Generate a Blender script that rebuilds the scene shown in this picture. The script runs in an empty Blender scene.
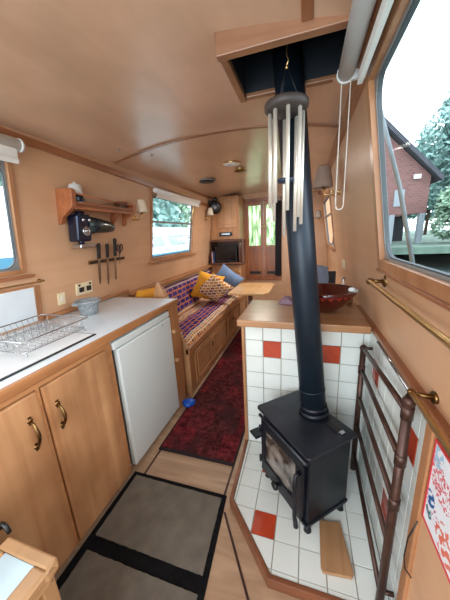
import bpy, bmesh, math, random
from mathutils import Vector, Matrix
random.seed(7)
C = bpy.context.scene.collection
PI = math.pi

# ------------------------------------------------------------------ mesh builder
class MB:
    def __init__(s): s.v=[]; s.f=[]; s.m=[]; s.sm=[]
    def add(s, vs, fs, mi=0, smooth=False):
        b=len(s.v); s.v += [tuple(p) for p in vs]
        for f in fs: s.f.append([b+i for i in f]); s.m.append(mi); s.sm.append(smooth)
        return s
    def box(s,x0,x1,y0,y1,z0,z1,mi=0):
        vs=[(x,y,z) for x in (x0,x1) for y in (y0,y1) for z in (z0,z1)]
        return s.add(vs,[(0,1,3,2),(4,6,7,5),(0,4,5,1),(2,3,7,6),(0,2,6,4),(1,5,7,3)],mi)
    def prism(s,poly,axis,a,b,mi=0,smooth=False):
        n=len(poly)
        def P(p,c):
            if axis=='z': return (p[0],p[1],c)
            if axis=='y': return (p[0],c,p[1])
            return (c,p[0],p[1])
        vs=[P(p,a) for p in poly]+[P(p,b) for p in poly]
        s.add(vs,[tuple(range(n))[::-1],tuple(range(n,2*n))],mi)
        b0=len(s.v)-2*n
        for i in range(n):
            j=(i+1)%n; s.f.append([b0+i,b0+j,b0+n+j,b0+n+i]); s.m.append(mi); s.sm.append(smooth)
        return s
    def tube(s,pts,r,seg=10,mi=0,caps=True,closed=False):
        pts=[Vector(p) for p in pts]; n=len(pts)
        rs=r if isinstance(r,(list,tuple)) else [r]*n
        rings=[]; prev=None
        for i in range(n):
            if closed: d=(pts[(i+1)%n]-pts[i-1]).normalized()
            elif i==0: d=(pts[1]-pts[0]).normalized()
            elif i==n-1: d=(pts[-1]-pts[-2]).normalized()
            else: d=((pts[i+1]-pts[i]).normalized()+(pts[i]-pts[i-1]).normalized()).normalized()
            if prev is None:
                a=Vector((0,0,1)) if abs(d.z)<.9 else Vector((1,0,0))
                u=d.cross(a).normalized()
            else:
                u=(prev-d*prev.dot(d)).normalized()
            prev=u; w=d.cross(u)
            rings.append([pts[i]+rs[i]*(math.cos(2*PI*k/seg)*u+math.sin(2*PI*k/seg)*w) for k in range(seg)])
        vs=[p for g in rings for p in g]; fs=[]
        for i in range(n if closed else n-1):
            a=i*seg; b=((i+1)%n)*seg
            for k in range(seg):
                l=(k+1)%seg; fs.append((a+k,a+l,b+l,b+k))
        s.add(vs,fs,mi,True)
        if caps and not closed:
            b0=len(s.v)-len(vs)
            s.f.append([b0+k for k in range(seg)][::-1]); s.m.append(mi); s.sm.append(False)
            s.f.append([b0+(n-1)*seg+k for k in range(seg)]); s.m.append(mi); s.sm.append(False)
        return s
    def lathe(s,prof,c,axis=(0,0,1),seg=28,mi=0):
        # prof: list of (r,h) along axis from c
        ax=Vector(axis).normalized(); a=Vector((0,0,1)) if abs(ax.z)<.9 else Vector((1,0,0))
        u=ax.cross(a).normalized(); w=ax.cross(u); c=Vector(c)
        vs=[];fs=[];n=len(prof)
        for r,h in prof:
            r=max(r,1e-5)
            for k in range(seg):
                t=2*PI*k/seg; vs.append(c+ax*h+r*(math.cos(t)*u+math.sin(t)*w))
        for i in range(n-1):
            for k in range(seg):
                l=(k+1)%seg; fs.append((i*seg+k,i*seg+l,(i+1)*seg+l,(i+1)*seg+k))
        s.add(vs,fs,mi,True)
        return s
    def sphere(s,c,rx,ry=None,rz=None,seg=14,mi=0):
        ry=ry or rx; rz=rz or rx; vs=[];fs=[];n=seg//2
        for i in range(n+1):
            ph=PI*i/n
            for k in range(seg):
                t=2*PI*k/seg
                vs.append((c[0]+rx*math.sin(ph)*math.cos(t)+(1e-6*k if i in(0,n) else 0),c[1]+ry*math.sin(ph)*math.sin(t),c[2]+rz*math.cos(ph)))
        for i in range(n):
            for k in range(seg):
                l=(k+1)%seg; fs.append((i*seg+k,i*seg+l,(i+1)*seg+l,(i+1)*seg+k))
        return s.add(vs,fs,mi,True)
    def map(s,fn): s.v=[tuple(fn(*p)) for p in s.v]; return s
    def rot(s,axis,ang,c):
        M=Matrix.Translation(c)@Matrix.Rotation(ang,4,axis)@Matrix.Translation(-Vector(c))
        s.v=[tuple(M@Vector(p)) for p in s.v]; return s
    def shift(s,d): s.v=[(p[0]+d[0],p[1]+d[1],p[2]+d[2]) for p in s.v]; return s

def wl(o): # world location of an object built here (one or two levels, no rotation)
    v=Vector(o.location)
    while o.parent: o=o.parent; v+=Vector(o.location)
    return v
def build(name,mb,mat,parent=None,bevel=0,loc=None,sub=0,recalc=True,props=None):
    me=bpy.data.meshes.new(name)
    if parent is not None: off=wl(parent)
    else: off=Vector(loc) if loc is not None else Vector((0,0,0))
    me.from_pydata([(p[0]-off.x,p[1]-off.y,p[2]-off.z) for p in mb.v],[],mb.f)
    mats=mat if isinstance(mat,(list,tuple)) else [mat]
    for m in mats: me.materials.append(m)
    for p,mi,sm in zip(me.polygons,mb.m,mb.sm): p.material_index=mi; p.use_smooth=sm
    bm=bmesh.new(); bm.from_mesh(me)
    bmesh.ops.remove_doubles(bm,verts=bm.verts,dist=2e-5)
    if recalc: bmesh.ops.recalc_face_normals(bm,faces=bm.faces)
    bm.to_mesh(me); bm.free(); me.update()
    o=bpy.data.objects.new(name,me); C.objects.link(o)
    if parent is not None: o.parent=parent
    elif loc is not None: o.location=loc
    if bevel:
        b=o.modifiers.new('Bevel','BEVEL'); b.width=bevel; b.segments=2; b.limit_method='ANGLE'; b.angle_limit=math.radians(40)
    if sub:
        b=o.modifiers.new('Sub','SUBSURF'); b.levels=sub; b.render_levels=sub
    return o
def center(mb):
    xs=[p[0] for p in mb.v]; ys=[p[1] for p in mb.v]; zs=[p[2] for p in mb.v]
    return ((min(xs)+max(xs))/2,(min(ys)+max(ys))/2,min(zs))
def thing(name,label,cat,loc=(0,0,0),group=None):
    o=bpy.data.objects.new(name,None); C.objects.link(o); o.location=loc; o.empty_display_size=.05
    o['label']=label; o['category']=cat
    if group: o['group']=group
    return o
def single(name,mb,mat,label,cat,group=None,**k):
    o=build(name,mb,mat,loc=center(mb),**k); o['label']=label; o['category']=cat
    if group: o['group']=group
    return o
def struct(name,mb,mat,**k):
    o=build(name,mb,mat,loc=center(mb),**k); o['kind']='structure'; return o
def copy_tree(o,delta,label=None,parent=None):
    c=o.copy(); C.objects.link(c)
    if parent is not None: c.parent=parent
    else:
        c.location=Vector(o.location)+Vector(delta)
        if label: c['label']=label
    for ch in list(o.children):
        copy_tree(ch,delta,None,c)
    return c

# ------------------------------------------------------------------ materials
def lin(c):
    return tuple(((x/255)/12.92 if x/255<=.04045 else ((x/255+.055)/1.055)**2.4) for x in c)+(1,)
def newmat(name):
    m=bpy.data.materials.new(name); m.use_nodes=True
    nt=m.node_tree; b=nt.nodes['Principled BSDF']; return m,nt,b
def N(nt,t,**k):
    n=nt.nodes.new(t)
    for a,v in k.items(): setattr(n,a,v)
    return n
def plain(name,c,rough=.5,metal=0,spec=.5,coat=0,bump=0,bs=200,var=.0,vs=8):
    m,nt,b=newmat(name); b.inputs['Base Color'].default_value=lin(c); b.inputs['Roughness'].default_value=rough
    b.inputs['Metallic'].default_value=metal; b.inputs['Specular IOR Level'].default_value=spec
    b.inputs['Coat Weight'].default_value=coat
    tc=N(nt,'ShaderNodeTexCoord')
    if var:
        n=N(nt,'ShaderNodeTexNoise'); n.inputs['Scale'].default_value=vs; n.inputs['Detail'].default_value=4
        nt.links.new(tc.outputs['Object'],n.inputs['Vector'])
        r=N(nt,'ShaderNodeValToRGB'); l=lin(c)
        r.color_ramp.elements[0].color=tuple(x*(1-var) for x in l[:3])+(1,); r.color_ramp.elements[0].position=.3
        r.color_ramp.elements[1].color=tuple(min(1,x*(1+var)) for x in l[:3])+(1,); r.color_ramp.elements[1].position=.7
        nt.links.new(n.outputs['Fac'],r.inputs['Fac']); nt.links.new(r.outputs['Color'],b.inputs['Base Color'])
    if bump:
        n=N(nt,'ShaderNodeTexNoise'); n.inputs['Scale'].default_value=bs; n.inputs['Detail'].default_value=2
        nt.links.new(tc.outputs['Object'],n.inputs['Vector'])
        bp=N(nt,'ShaderNodeBump'); bp.inputs['Strength'].default_value=bump; bp.inputs['Distance'].default_value=.003
        nt.links.new(n.outputs['Fac'],bp.inputs['Height']); nt.links.new(bp.outputs['Normal'],b.inputs['Normal'])
    return m
def wood(name,c,c2=None,axis='y',rough=.4,scale=1.0,coat=.15,contrast=1.0,blotch=.25):
    m,nt,b=newmat(name); b.inputs['Roughness'].default_value=rough; b.inputs['Coat Weight'].default_value=coat
    b.inputs['Coat Roughness'].default_value=.25
    c2=c2 or tuple(x*.82 for x in c)
    tc=N(nt,'ShaderNodeTexCoord'); mp=N(nt,'ShaderNodeMapping')
    sc={'x':(1.2,22,22),'y':(22,1.2,22),'z':(22,22,1.2)}[axis]
    mp.inputs['Scale'].default_value=tuple(v*scale for v in sc)
    nt.links.new(tc.outputs['Object'],mp.inputs['Vector'])
    n=N(nt,'ShaderNodeTexNoise'); n.inputs['Scale'].default_value=1; n.inputs['Detail'].default_value=5; n.inputs['Distortion'].default_value=.6
    nt.links.new(mp.outputs['Vector'],n.inputs['Vector'])
    r=N(nt,'ShaderNodeValToRGB'); e=r.color_ramp.elements
    e[0].position=.5-.22/contrast; e[0].color=lin(c2); e[1].position=.5+.18/contrast; e[1].color=lin(c)
    nt.links.new(n.outputs['Fac'],r.inputs['Fac'])
    n2=N(nt,'ShaderNodeTexNoise'); n2.inputs['Scale'].default_value=3.2; n2.inputs['Detail'].default_value=3
    nt.links.new(tc.outputs['Object'],n2.inputs['Vector'])
    mx=N(nt,'ShaderNodeMix',data_type='RGBA',blend_type='MULTIPLY')
    r2=N(nt,'ShaderNodeValToRGB'); r2.color_ramp.elements[0].position=.35; r2.color_ramp.elements[1].position=.65
    r2.color_ramp.elements[0].color=(1-blotch,1-blotch*1.1,1-blotch*1.25,1); r2.color_ramp.elements[1].color=(1,1,1,1)
    nt.links.new(n2.outputs['Fac'],r2.inputs['Fac'])
    mx.inputs[0].default_value=1
    nt.links.new(r.outputs['Color'],mx.inputs[6]); nt.links.new(r2.outputs['Color'],mx.inputs[7])
    nt.links.new(mx.outputs[2],b.inputs['Base Color'])
    return m
def glassmat(name,tint=(1,1,1),refl=.06):
    m=bpy.data.materials.new(name); m.use_nodes=True; nt=m.node_tree; nt.nodes.clear()
    o=N(nt,'ShaderNodeOutputMaterial'); t=N(nt,'ShaderNodeBsdfTransparent'); t.inputs[0].default_value=tint+(1,)
    g=N(nt,'ShaderNodeBsdfGlossy'); g.inputs['Roughness'].default_value=.02
    mx=N(nt,'ShaderNodeMixShader'); mx.inputs[0].default_value=refl
    nt.links.new(t.outputs[0],mx.inputs[1]); nt.links.new(g.outputs[0],mx.inputs[2]); nt.links.new(mx.outputs[0],o.inputs[0])
    return m

M={}
M['wall']=wood('wall_ply',(212,168,132),(200,156,120),axis='y',rough=.5,contrast=.6,blotch=.10,scale=.6)
M['ceil']=wood('ceiling_ply',(216,178,150),(204,166,138),axis='y',rough=.3,contrast=.6,blotch=.16,scale=.6,coat=.7)
M['trim']=wood('trim_wood',(168,110,74),(142,88,56),axis='y',rough=.35,contrast=1)
M['trimx']=wood('trim_wood_cross',(162,116,86),(140,94,66),axis='x',rough=.35,contrast=1)
M['trimz']=wood('trim_wood_up',(190,138,98),(164,112,74),axis='z',rough=.35,contrast=1)
M['cab']=wood('cabinet_oak',(202,156,112),(172,122,82),axis='z',rough=.38,contrast=1.0,blotch=.34,scale=.7)
M['cabdark']=wood('cabinet_edge_oak',(190,136,90),(162,110,70),axis='z',rough=.4,contrast=.9)
M['cabrail']=wood('cabinet_rail_oak',(196,142,94),(168,114,72),axis='y',rough=.4,contrast=.9)
M['edge']=wood('worktop_edge',(190,134,88),(160,106,64),axis='y',rough=.4)
M['pine']=wood('pine_shelf',(180,110,70),(150,86,50),axis='y',rough=.4,contrast=.9)
M['door']=wood('cherry_door',(164,100,60),(128,72,40),axis='z',rough=.35,contrast=1)
M['table']=wood('table_top',(222,176,122),(206,158,104),axis='y',rough=.25,coat=.5,contrast=.6)
M['ptop']=wood('peninsula_top',(186,138,96),(164,116,78),axis='x',rough=.3,coat=.4,contrast=.7)
M['floor']=None
M['hearthedge']=wood('hearth_edging',(142,88,60),(116,68,44),axis='x',rough=.4)
M['board']=wood('chopping_board',(176,136,98),(152,112,76),axis='y',rough=.5)
M['palewood']=wood('pale_wood_stand',(204,166,124),(184,144,102),axis='y',rough=.4,contrast=.8)
M['lam']=plain('white_laminate',(212,222,228),.28,coat=.2,var=.03,vs=12)
M['white']=plain('white_enamel',(218,220,220),.35,coat=.15,var=.015,vs=6)
M['fridge']=plain('fridge_enamel',(204,213,213),.38,coat=.1,var=.02,vs=3)
M['fridgeedge']=plain('fridge_gasket',(60,62,62),.5,var=.05)
M['tile']=plain('white_glazed_tile',(218,224,220),.16,coat=.4,var=.06,vs=5)
M['redtile']=plain('red_glazed_tile',(176,62,34),.2,coat=.4,var=.15,vs=14)
M['grout']=plain('tile_grout',(150,146,132),.8,var=.1,vs=30)
M['brass']=plain('brass',(222,184,124),.34,metal=1,var=.1,vs=20)
M['oldbrass']=plain('aged_brass',(126,98,62),.32,metal=1,var=.2,vs=30)
M['chrome']=plain('chrome_wire',(186,188,192),.25,metal=1,var=.03)
M['nickel']=plain('chime_tube',(234,228,216),.4,metal=.6,var=.08,vs=12)
M['steel']=plain('steel_blade',(170,172,176),.22,metal=1,var=.05,vs=30)
M['black']=plain('black_plastic',(22,22,24),.4,var=.2,vs=20)
M['blackiron']=plain('stove_iron',(20,25,34),.38,metal=.35,bump=.35,bs=160,var=.35,vs=9)
M['ironlid']=plain('stove_top_iron',(38,42,50),.38,metal=.35,bump=.3,bs=120,var=.5,vs=7)
M['pipe']=plain('flue_enamel',(26,38,50),.42,metal=.3,var=.2,vs=4,bump=.1,bs=90)
M['copper']=plain('aged_copper',(74,50,42),.42,metal=.5,var=.35,vs=16)
M['navy']=plain('navy_metal',(20,30,54),.25,metal=.4,var=.5,vs=25,coat=.5)
M['darkgreen']=plain('dark_green_plastic',(24,44,46),.3,var=.4,vs=30,coat=.4)
M['mortar']=plain('grey_granite',(140,148,152),.6,var=.35,vs=70,bump=.4,bs=150)
M['bowl']=plain('dark_red_glaze',(72,14,16),.1,coat=.9,var=.25,vs=9)
M['cream']=plain('cream_plastic',(228,212,178),.4,var=.02)
M['shade']=plain('cream_lamp_shade',(226,212,190),.8,bump=.2,bs=200,var=.04)
M['shadedim']=plain('grey_lamp_shade',(170,150,138),.8,bump=.2,bs=200,var=.06)
M['blind']=plain('white_blind',(226,226,222),.6,bump=.1,var=.02)
M['blindr']=plain('grey_blind',(226,232,236),.6,bump=.1,var=.03)
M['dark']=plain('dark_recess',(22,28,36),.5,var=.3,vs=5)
M['screen']=plain('tv_screen',(8,9,12),.12,var=.1)
M['yellow']=plain('mustard_cotton',(226,158,42),.85,bump=.4,bs=260,var=.12,vs=10)
M['bluec']=plain('slate_blue_cotton',(104,128,160),.85,bump=.4,bs=260,var=.1,vs=14)
M['greyblue']=plain('grey_blue_cotton',(128,142,164),.85,bump=.4,bs=260,var=.15,vs=14)
M['bag']=plain('bright_blue_plastic',(24,84,190),.35,var=.3,vs=18)
M['alu']=plain('window_alloy',(136,140,142),.4,metal=.3,var=.1)
M['rubber']=plain('window_rubber',(70,78,82),.6,var=.1)
M['paper']=plain('poster_paper',(224,226,230),.5,var=.02)
M['mauve']=plain('mauve_cloth',(150,122,138),.8,bump=.4,var=.25,vs=30)
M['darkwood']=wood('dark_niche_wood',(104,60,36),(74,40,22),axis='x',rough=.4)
M['curtaindark']=plain('dark_curtain',(22,18,24),.9,var=.3,vs=20)
M['chain']=plain('bead_chain',(214,206,196),.35,metal=.3,var=.05)
M['glass']=glassmat('window_glass',refl=.006)
M['tileblue']=plain('pale_glazed_inset',(180,204,214),.2,coat=.4,var=.02)

# planked floor
def floor_mat():
    m,nt,b=newmat('oak_plank_floor'); b.inputs['Roughness'].default_value=.4
    tc=N(nt,'ShaderNodeTexCoord'); mp=N(nt,'ShaderNodeMapping'); mp.inputs['Scale'].default_value=(2,14,10); mp.inputs['Rotation'].default_value=(0,0,-.45)
    nt.links.new(tc.outputs['Object'],mp.inputs['Vector'])
    n=N(nt,'ShaderNodeTexNoise'); n.inputs['Scale'].default_value=1.1; n.inputs['Detail'].default_value=4; n.inputs['Distortion'].default_value=1.2
    nt.links.new(mp.outputs['Vector'],n.inputs['Vector'])
    r=N(nt,'ShaderNodeValToRGB'); e=r.color_ramp.elements
    e[0].position=.3; e[0].color=lin((150,120,94)); e[1].position=.68; e[1].color=lin((180,150,122))
    nt.links.new(n.outputs['Fac'],r.inputs['Fac']); nt.links.new(r.outputs['Color'],b.inputs['Base Color']); return m
M['floor']=floor_mat()
# patchwork rug
def rug_mat():
    m,nt,b=newmat('red_patchwork_rug'); b.inputs['Roughness'].default_value=.95; b.inputs['Specular IOR Level'].default_value=.1
    tc=N(nt,'ShaderNodeTexCoord')
    br=N(nt,'ShaderNodeTexBrick'); br.offset=.37; br.inputs['Scale'].default_value=4.2; br.inputs['Mortar Size'].default_value=.009
    br.inputs['Color1'].default_value=lin((124,40,50)); br.inputs['Color2'].default_value=lin((84,44,46)); br.inputs['Mortar'].default_value=lin((60,30,32))
    br.inputs['Brick Width'].default_value=.8; br.inputs['Row Height'].default_value=.9
    nt.links.new(tc.outputs['Object'],br.inputs['Vector'])
    n=N(nt,'ShaderNodeTexNoise'); n.inputs['Scale'].default_value=26; n.inputs['Detail'].default_value=5; n.inputs['Roughness'].default_value=.8
    nt.links.new(tc.outputs['Object'],n.inputs['Vector'])
    r=N(nt,'ShaderNodeValToRGB'); r.color_ramp.elements[0].position=.38; r.color_ramp.elements[0].color=(.25,.24,.26,1); r.color_ramp.elements[1].position=.6; r.color_ramp.elements[1].color=(1.25,1.15,1.1,1)
    nt.links.new(n.outputs['Fac'],r.inputs['Fac'])
    mx=N(nt,'ShaderNodeMix',data_type='RGBA',blend_type='MULTIPLY'); mx.inputs[0].default_value=1
    nt.links.new(br.outputs['Color'],mx.inputs[6]); nt.links.new(r.outputs['Color'],mx.inputs[7])
    n2=N(nt,'ShaderNodeTexNoise'); n2.inputs['Scale'].default_value=4.5; n2.inputs['Detail'].default_value=5
    nt.links.new(tc.outputs['Object'],n2.inputs['Vector'])
    r2=N(nt,'ShaderNodeValToRGB'); e=r2.color_ramp.elements; e[0].position=.5; e[0].color=(0,0,0,1); e[1].position=.62; e[1].color=(.8,.8,.8,1)
    nt.links.new(n2.outputs['Fac'],r2.inputs['Fac'])
    mx2=N(nt,'ShaderNodeMix',data_type='RGBA'); mx2.inputs[7].default_value=lin((58,34,36))
    nt.links.new(r2.outputs['Color'],mx2.inputs[0]); nt.links.new(mx.outputs[2],mx2.inputs[6])
    nt.links.new(mx2.outputs[2],b.inputs['Base Color'])
    return m
M['rug']=rug_mat()
M['rugedge']=plain('rug_binding',(28,18,22),.95,var=.2,vs=50)
M['matpile']=plain('grey_beige_pile',(112,106,97),.98,bump=.9,bs=320,var=.16,vs=14,spec=.1)
M['matedge']=plain('black_mat_edge',(20,20,22),.9,bump=.6,bs=240,var=.3,vs=60,spec=.1)

# kilim fabrics: rows of stepped blocks; axes picks the two coordinates used
def kilim(name,ca,cb,bands,zone_axis,c1,c2,c3,scale=9,mort=.06):
    """bands: list of (pos, (r,g,b) or None) along zone_axis; None lets the block pattern through"""
    m,nt,b=newmat(name); b.inputs['Roughness'].default_value=.95; b.inputs['Specular IOR Level'].default_value=.1
    tc=N(nt,'ShaderNodeTexCoord'); sp=N(nt,'ShaderNodeSeparateXYZ'); nt.links.new(tc.outputs['Object'],sp.inputs[0])
    cm=N(nt,'ShaderNodeCombineXYZ'); nt.links.new(sp.outputs[ca],cm.inputs[0]); nt.links.new(sp.outputs[cb],cm.inputs[1])
    br=N(nt,'ShaderNodeTexBrick'); br.offset=.5; br.inputs['Scale'].default_value=scale; br.inputs['Mortar Size'].default_value=mort
    br.inputs['Brick Width'].default_value=.9; br.inputs['Row Height'].default_value=.45; br.inputs['Mortar Smooth'].default_value=0
    br.inputs['Color1'].default_value=lin(c1); br.inputs['Color2'].default_value=lin(c2); br.inputs['Mortar'].default_value=lin(c3)
    nt.links.new(cm.outputs[0],br.inputs['Vector'])
    # small inner diamonds
    br2=N(nt,'ShaderNodeTexBrick'); br2.offset=.5; br2.inputs['Scale'].default_value=scale*1.5; br2.inputs['Mortar Size'].default_value=.05
    br2.inputs['Brick Width'].default_value=.5; br2.inputs['Row Height'].default_value=.35; br2.inputs['Mortar Smooth'].default_value=0
    br2.inputs['Color1'].default_value=lin((222,150,60)); br2.inputs['Color2'].default_value=lin((120,50,56)); br2.inputs['Mortar'].default_value=lin((224,208,184))
    nt.links.new(cm.outputs[0],br2.inputs['Vector'])
    mr=N(nt,'ShaderNodeValToRGB'); mr.color_ramp.interpolation='CONSTANT'
    e=mr.color_ramp.elements; lo=bands[0][0]; hi=bands[-1][0]
    mrange=N(nt,'ShaderNodeMapRange'); mrange.inputs['From Min'].default_value=lo; mrange.inputs['From Max'].default_value=hi
    nt.links.new(sp.outputs[zone_axis],mrange.inputs['Value']); nt.links.new(mrange.outputs[0],mr.inputs['Fac'])
    mc=N(nt,'ShaderNodeValToRGB'); mc.color_ramp.interpolation='CONSTANT'
    nt.links.new(mrange.outputs[0],mc.inputs['Fac'])
    for k,(p,col) in enumerate(bands[:-1]):
        t=(p-lo)/(hi-lo)
        if k==0: a=e[0]; c=mc.color_ramp.elements[0]
        elif k==1: a=e[1]; a.position=t; c=mc.color_ramp.elements[1]; c.position=t
        else: a=e.new(t); c=mc.color_ramp.elements.new(t)
        kind=0 if col is None else (1 if col=='small' else .5)
        a.color=(kind,kind,kind,1); c.color=lin(col) if isinstance(col,tuple) else (1,1,1,1)
    g1=N(nt,'ShaderNodeMath',operation='GREATER_THAN'); g1.inputs[1].default_value=.75; nt.links.new(mr.outputs[0],g1.inputs[0])
    g2=N(nt,'ShaderNodeMath',operation='COMPARE'); g2.inputs[1].default_value=.5; g2.inputs[2].default_value=.2; nt.links.new(mr.outputs[0],g2.inputs[0])
    m1=N(nt,'ShaderNodeMix',data_type='RGBA'); nt.links.new(g1.outputs[0],m1.inputs[0]); nt.links.new(br.outputs[0],m1.inputs[6]); nt.links.new(br2.outputs[0],m1.inputs[7])
    m2=N(nt,'ShaderNodeMix',data_type='RGBA'); nt.links.new(g2.outputs[0],m2.inputs[0]); nt.links.new(m1.outputs[2],m2.inputs[6]); nt.links.new(mc.outputs[0],m2.inputs[7])
    nt.links.new(m2.outputs[2],b.inputs['Base Color'])
    n=N(nt,'ShaderNodeTexNoise'); n.inputs['Scale'].default_value=300; nt.links.new(tc.outputs['Object'],n.inputs['Vector'])
    bp=N(nt,'ShaderNodeBump'); bp.inputs['Strength'].default_value=.4; bp.inputs['Distance'].default_value=.002; nt.links.new(n.outputs[0],bp.inputs['Height']); nt.links.new(bp.outputs[0],b.inputs['Normal'])
    return m

# ------------------------------------------------------------------ room geometry
HX=-.61
def WLx(z): return -1.56+(.145*(z-.92) if z>.92 else 0)
def WRx(z): return .34-(.145*(z-.92) if z>.92 else 0)
def mL(o,y,z): return (WLx(z)+o,y,z)
def mR(o,y,z): return (WRx(z)-o,y,z)
def ceilz(x): return 2.035-.085*((x-HX)/.8)**2

YB,YF=-1.3,4.4
struct('floor',MB().box(-1.6,.4,YB,YF+.1,-.05,0),M['floor'])
inl=plain('dark_floor_inlay',(58,34,28),.5,var=.2)
struct('trim_1',MB().box(-.906,-.894,YB,YF,.0,.0015),inl)
struct('trim_2',MB().box(-.396,-.384,.95,YF,.0,.0015),inl)
mb=MB().prism([(-.37,.93),(-.357,.93),(-.155,.62),(-.168,.62)],'z',0,.0015); struct('trim_3',mb,inl)

def wallgrid(holes,ys,zs,mp,th,mat,name):
    mb=MB()
    ys=sorted(set(ys+[h[0] for h in holes]+[h[1] for h in holes])); zs=sorted(set(zs+[h[2] for h in holes]+[h[3] for h in holes]))
    def inh(y,z): return any(h[0]<y<h[1] and h[2]<z<h[3] for h in holes)
    for i in range(len(ys)-1):
        for j in range(len(zs)-1):
            y0,y1,z0,z1=ys[i],ys[i+1],zs[j],zs[j+1]; yc,zc=(y0+y1)/2,(z0+z1)/2
            if inh(yc,zc): continue
            for o in (0,-th):
                mb.add([mp(o,y0,z0),mp(o,y1,z0),mp(o,y1,z1),mp(o,y0,z1)],[(0,1,2,3)])
    for h in holes:
        a,b,c,d=h
        for (p,q) in (((a,c),(b,c)),((b,c),(b,d)),((b,d),(a,d)),((a,d),(a,c))):
            mb.add([mp(0,*p),mp(0,*q),mp(-th,*q),mp(-th,*p)],[(0,1,2,3)])
    return struct(name,mb,mat,recalc=False)
W1=(-.35,1.01,1.25,1.80); W2=(2.30,3.27,1.19,1.80)
R1=(-.15,1.14,1.255,1.875); R2=(2.95,3.95,1.2,1.76)
wallgrid([W1,W2],[YB,YF],[0,.92,2.02],mL,.022,M['wall'],'wall_left')
wallgrid([R1,R2],[YB,YF],[0,.92,2.02],mR,.022,M['wall'],'wall_right')
# ceiling with hatch opening
HY0,HY1,HX0,HX1=1.0,1.29,-.272,.14
mb=MB(); xs=[-1.47+i*.1 for i in range(18)]+[.24,HX0,HX1]; xs=sorted(set(round(x,3) for x in xs if x<=.26)); ys=[YB,HY0,HY1,YF]
for i in range(len(xs)-1):
    for j in range(3):
        if j==1 and xs[i]>=HX0-1e-4 and xs[i+1]<=HX1+1e-4: continue
        mb.add([(xs[i],ys[j],ceilz(xs[i])),(xs[i+1],ys[j],ceilz(xs[i+1])),(xs[i+1],ys[j+1],ceilz(xs[i+1])),(xs[i],ys[j+1],ceilz(xs[i]))],[(0,1,2,3)],0,True)
struct('ceiling',mb,M['ceil'],recalc=False)
# unseen dark roof skin added above the ceiling to keep light from leaking in
mb=MB()
for i in range(len(xs)-1):
    for j in range(3):
        if j==1 and xs[i]>=HX0-1e-4 and xs[i+1]<=HX1+1e-4: continue
        mb.add([(xs[i],ys[j],ceilz(xs[i])+.05),(xs[i+1],ys[j],ceilz(xs[i+1])+.05),(xs[i+1],ys[j+1],ceilz(xs[i+1])+.05),(xs[i],ys[j+1],ceilz(xs[i])+.05)],[(0,1,2,3)])
struct('light_block_roof',mb,M['dark'],recalc=False)
# hatch recess (dark box) and frame
hz=1.985
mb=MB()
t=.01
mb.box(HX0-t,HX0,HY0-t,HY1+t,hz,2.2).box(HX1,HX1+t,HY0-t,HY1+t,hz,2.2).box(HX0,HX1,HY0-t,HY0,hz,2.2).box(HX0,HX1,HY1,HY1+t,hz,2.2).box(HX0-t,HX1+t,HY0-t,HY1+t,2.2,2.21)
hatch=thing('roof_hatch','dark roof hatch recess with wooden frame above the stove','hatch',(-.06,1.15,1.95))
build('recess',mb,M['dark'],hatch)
mb=MB().box(HX0-.03,HX1+.06,HY0-.035,HY0-.002,1.955,2.03).box(HX0-.03,HX0-.001,HY0-.002,HY1+.03,1.965,2.03).box(HX1+.001,HX1+.03,HY0-.002,HY1+.03,1.965,2.0).box(HX0,HX1,HY1+.001,HY1+.03,1.97,2.03)
build('frame',mb,M['trimx'],hatch,bevel=.003)
mb=MB().lathe([(0,0),(.085,0),(.085,-.01),(.0,-.012)],(-.06,1.17,2.198)); build('flue_collar',mb,M['black'],hatch)

# ceiling mouldings
def ctrim(y0,y1,x0,x1,name):
    mb=MB(); n=14
    for i in range(n):
        a=x0+(x1-x0)*i/n; b=x0+(x1-x0)*(i+1)/n
        vs=[(a,y0,ceilz(a)),(a,y1,ceilz(a)),(a,y1,ceilz(a)-.008),(a,y0,ceilz(a)-.008),(b,y0,ceilz(b)),(b,y1,ceilz(b)),(b,y1,ceilz(b)-.008),(b,y0,ceilz(b)-.008)]
        mb.add(vs,[(3,2,6,7),(0,3,7,4),(2,1,5,6)])
    struct(name,mb,M['trimx'],recalc=False)
ctrim(1.745,1.775,-1.38,.2,'trim_5')
mb=MB().box(-.03,.004,YB,.964,1.98,2.01); struct('trim_6',mb,M['trim'],bevel=.003)
# longitudinal mouldings left (slight sheer toward the bow)
mb=MB()
def lz(y): return 1.915-.03*(y-1)
for (ya,yb) in ((YB,1.0),(1.0,2.7),(2.7,4.4)):
    for (o0,o1,dz0,dz1) in ((0,.022,-.018,.018),):
        vs=[]
        for y in (ya,yb):
            z=lz(y)
            vs+=[mL(o0-.002,y,z+dz0),mL(o1,y,z+dz0),mL(o1,y,z+dz1),mL(o0-.002,y,z+dz1)]
        mb.add(vs,[(0,1,5,4),(1,2,6,5),(2,3,7,6)])
struct('trim_7',mb,M['trim'],recalc=False)
mb=MB()
def cz(y): return 1.985-.012*(y-1)
vs=[]
for y in (YB,4.4):
    z=cz(y); vs+=[(-1.415,y,z-.014),(-1.375,y,z-.004),(-1.365,y,z+.016),(-1.40,y,z+.02)]
mb.add(vs,[(0,1,5,4),(1,2,6,5),(2,3,7,6),(3,0,4,7)])
struct('trim_8',mb,M['trim'],recalc=False)
mb=MB(); vs=[]
for y in (YB,4.4): vs+=[(.155,y,1.93),(.195,y,1.905),(.21,y,1.95),(.17,y,1.965)]
mb.add(vs,[(0,1,5,4),(1,2,6,5),(2,3,7,6),(3,0,4,7)]); struct('trim_9',mb,M['trim'],recalc=False)
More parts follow.
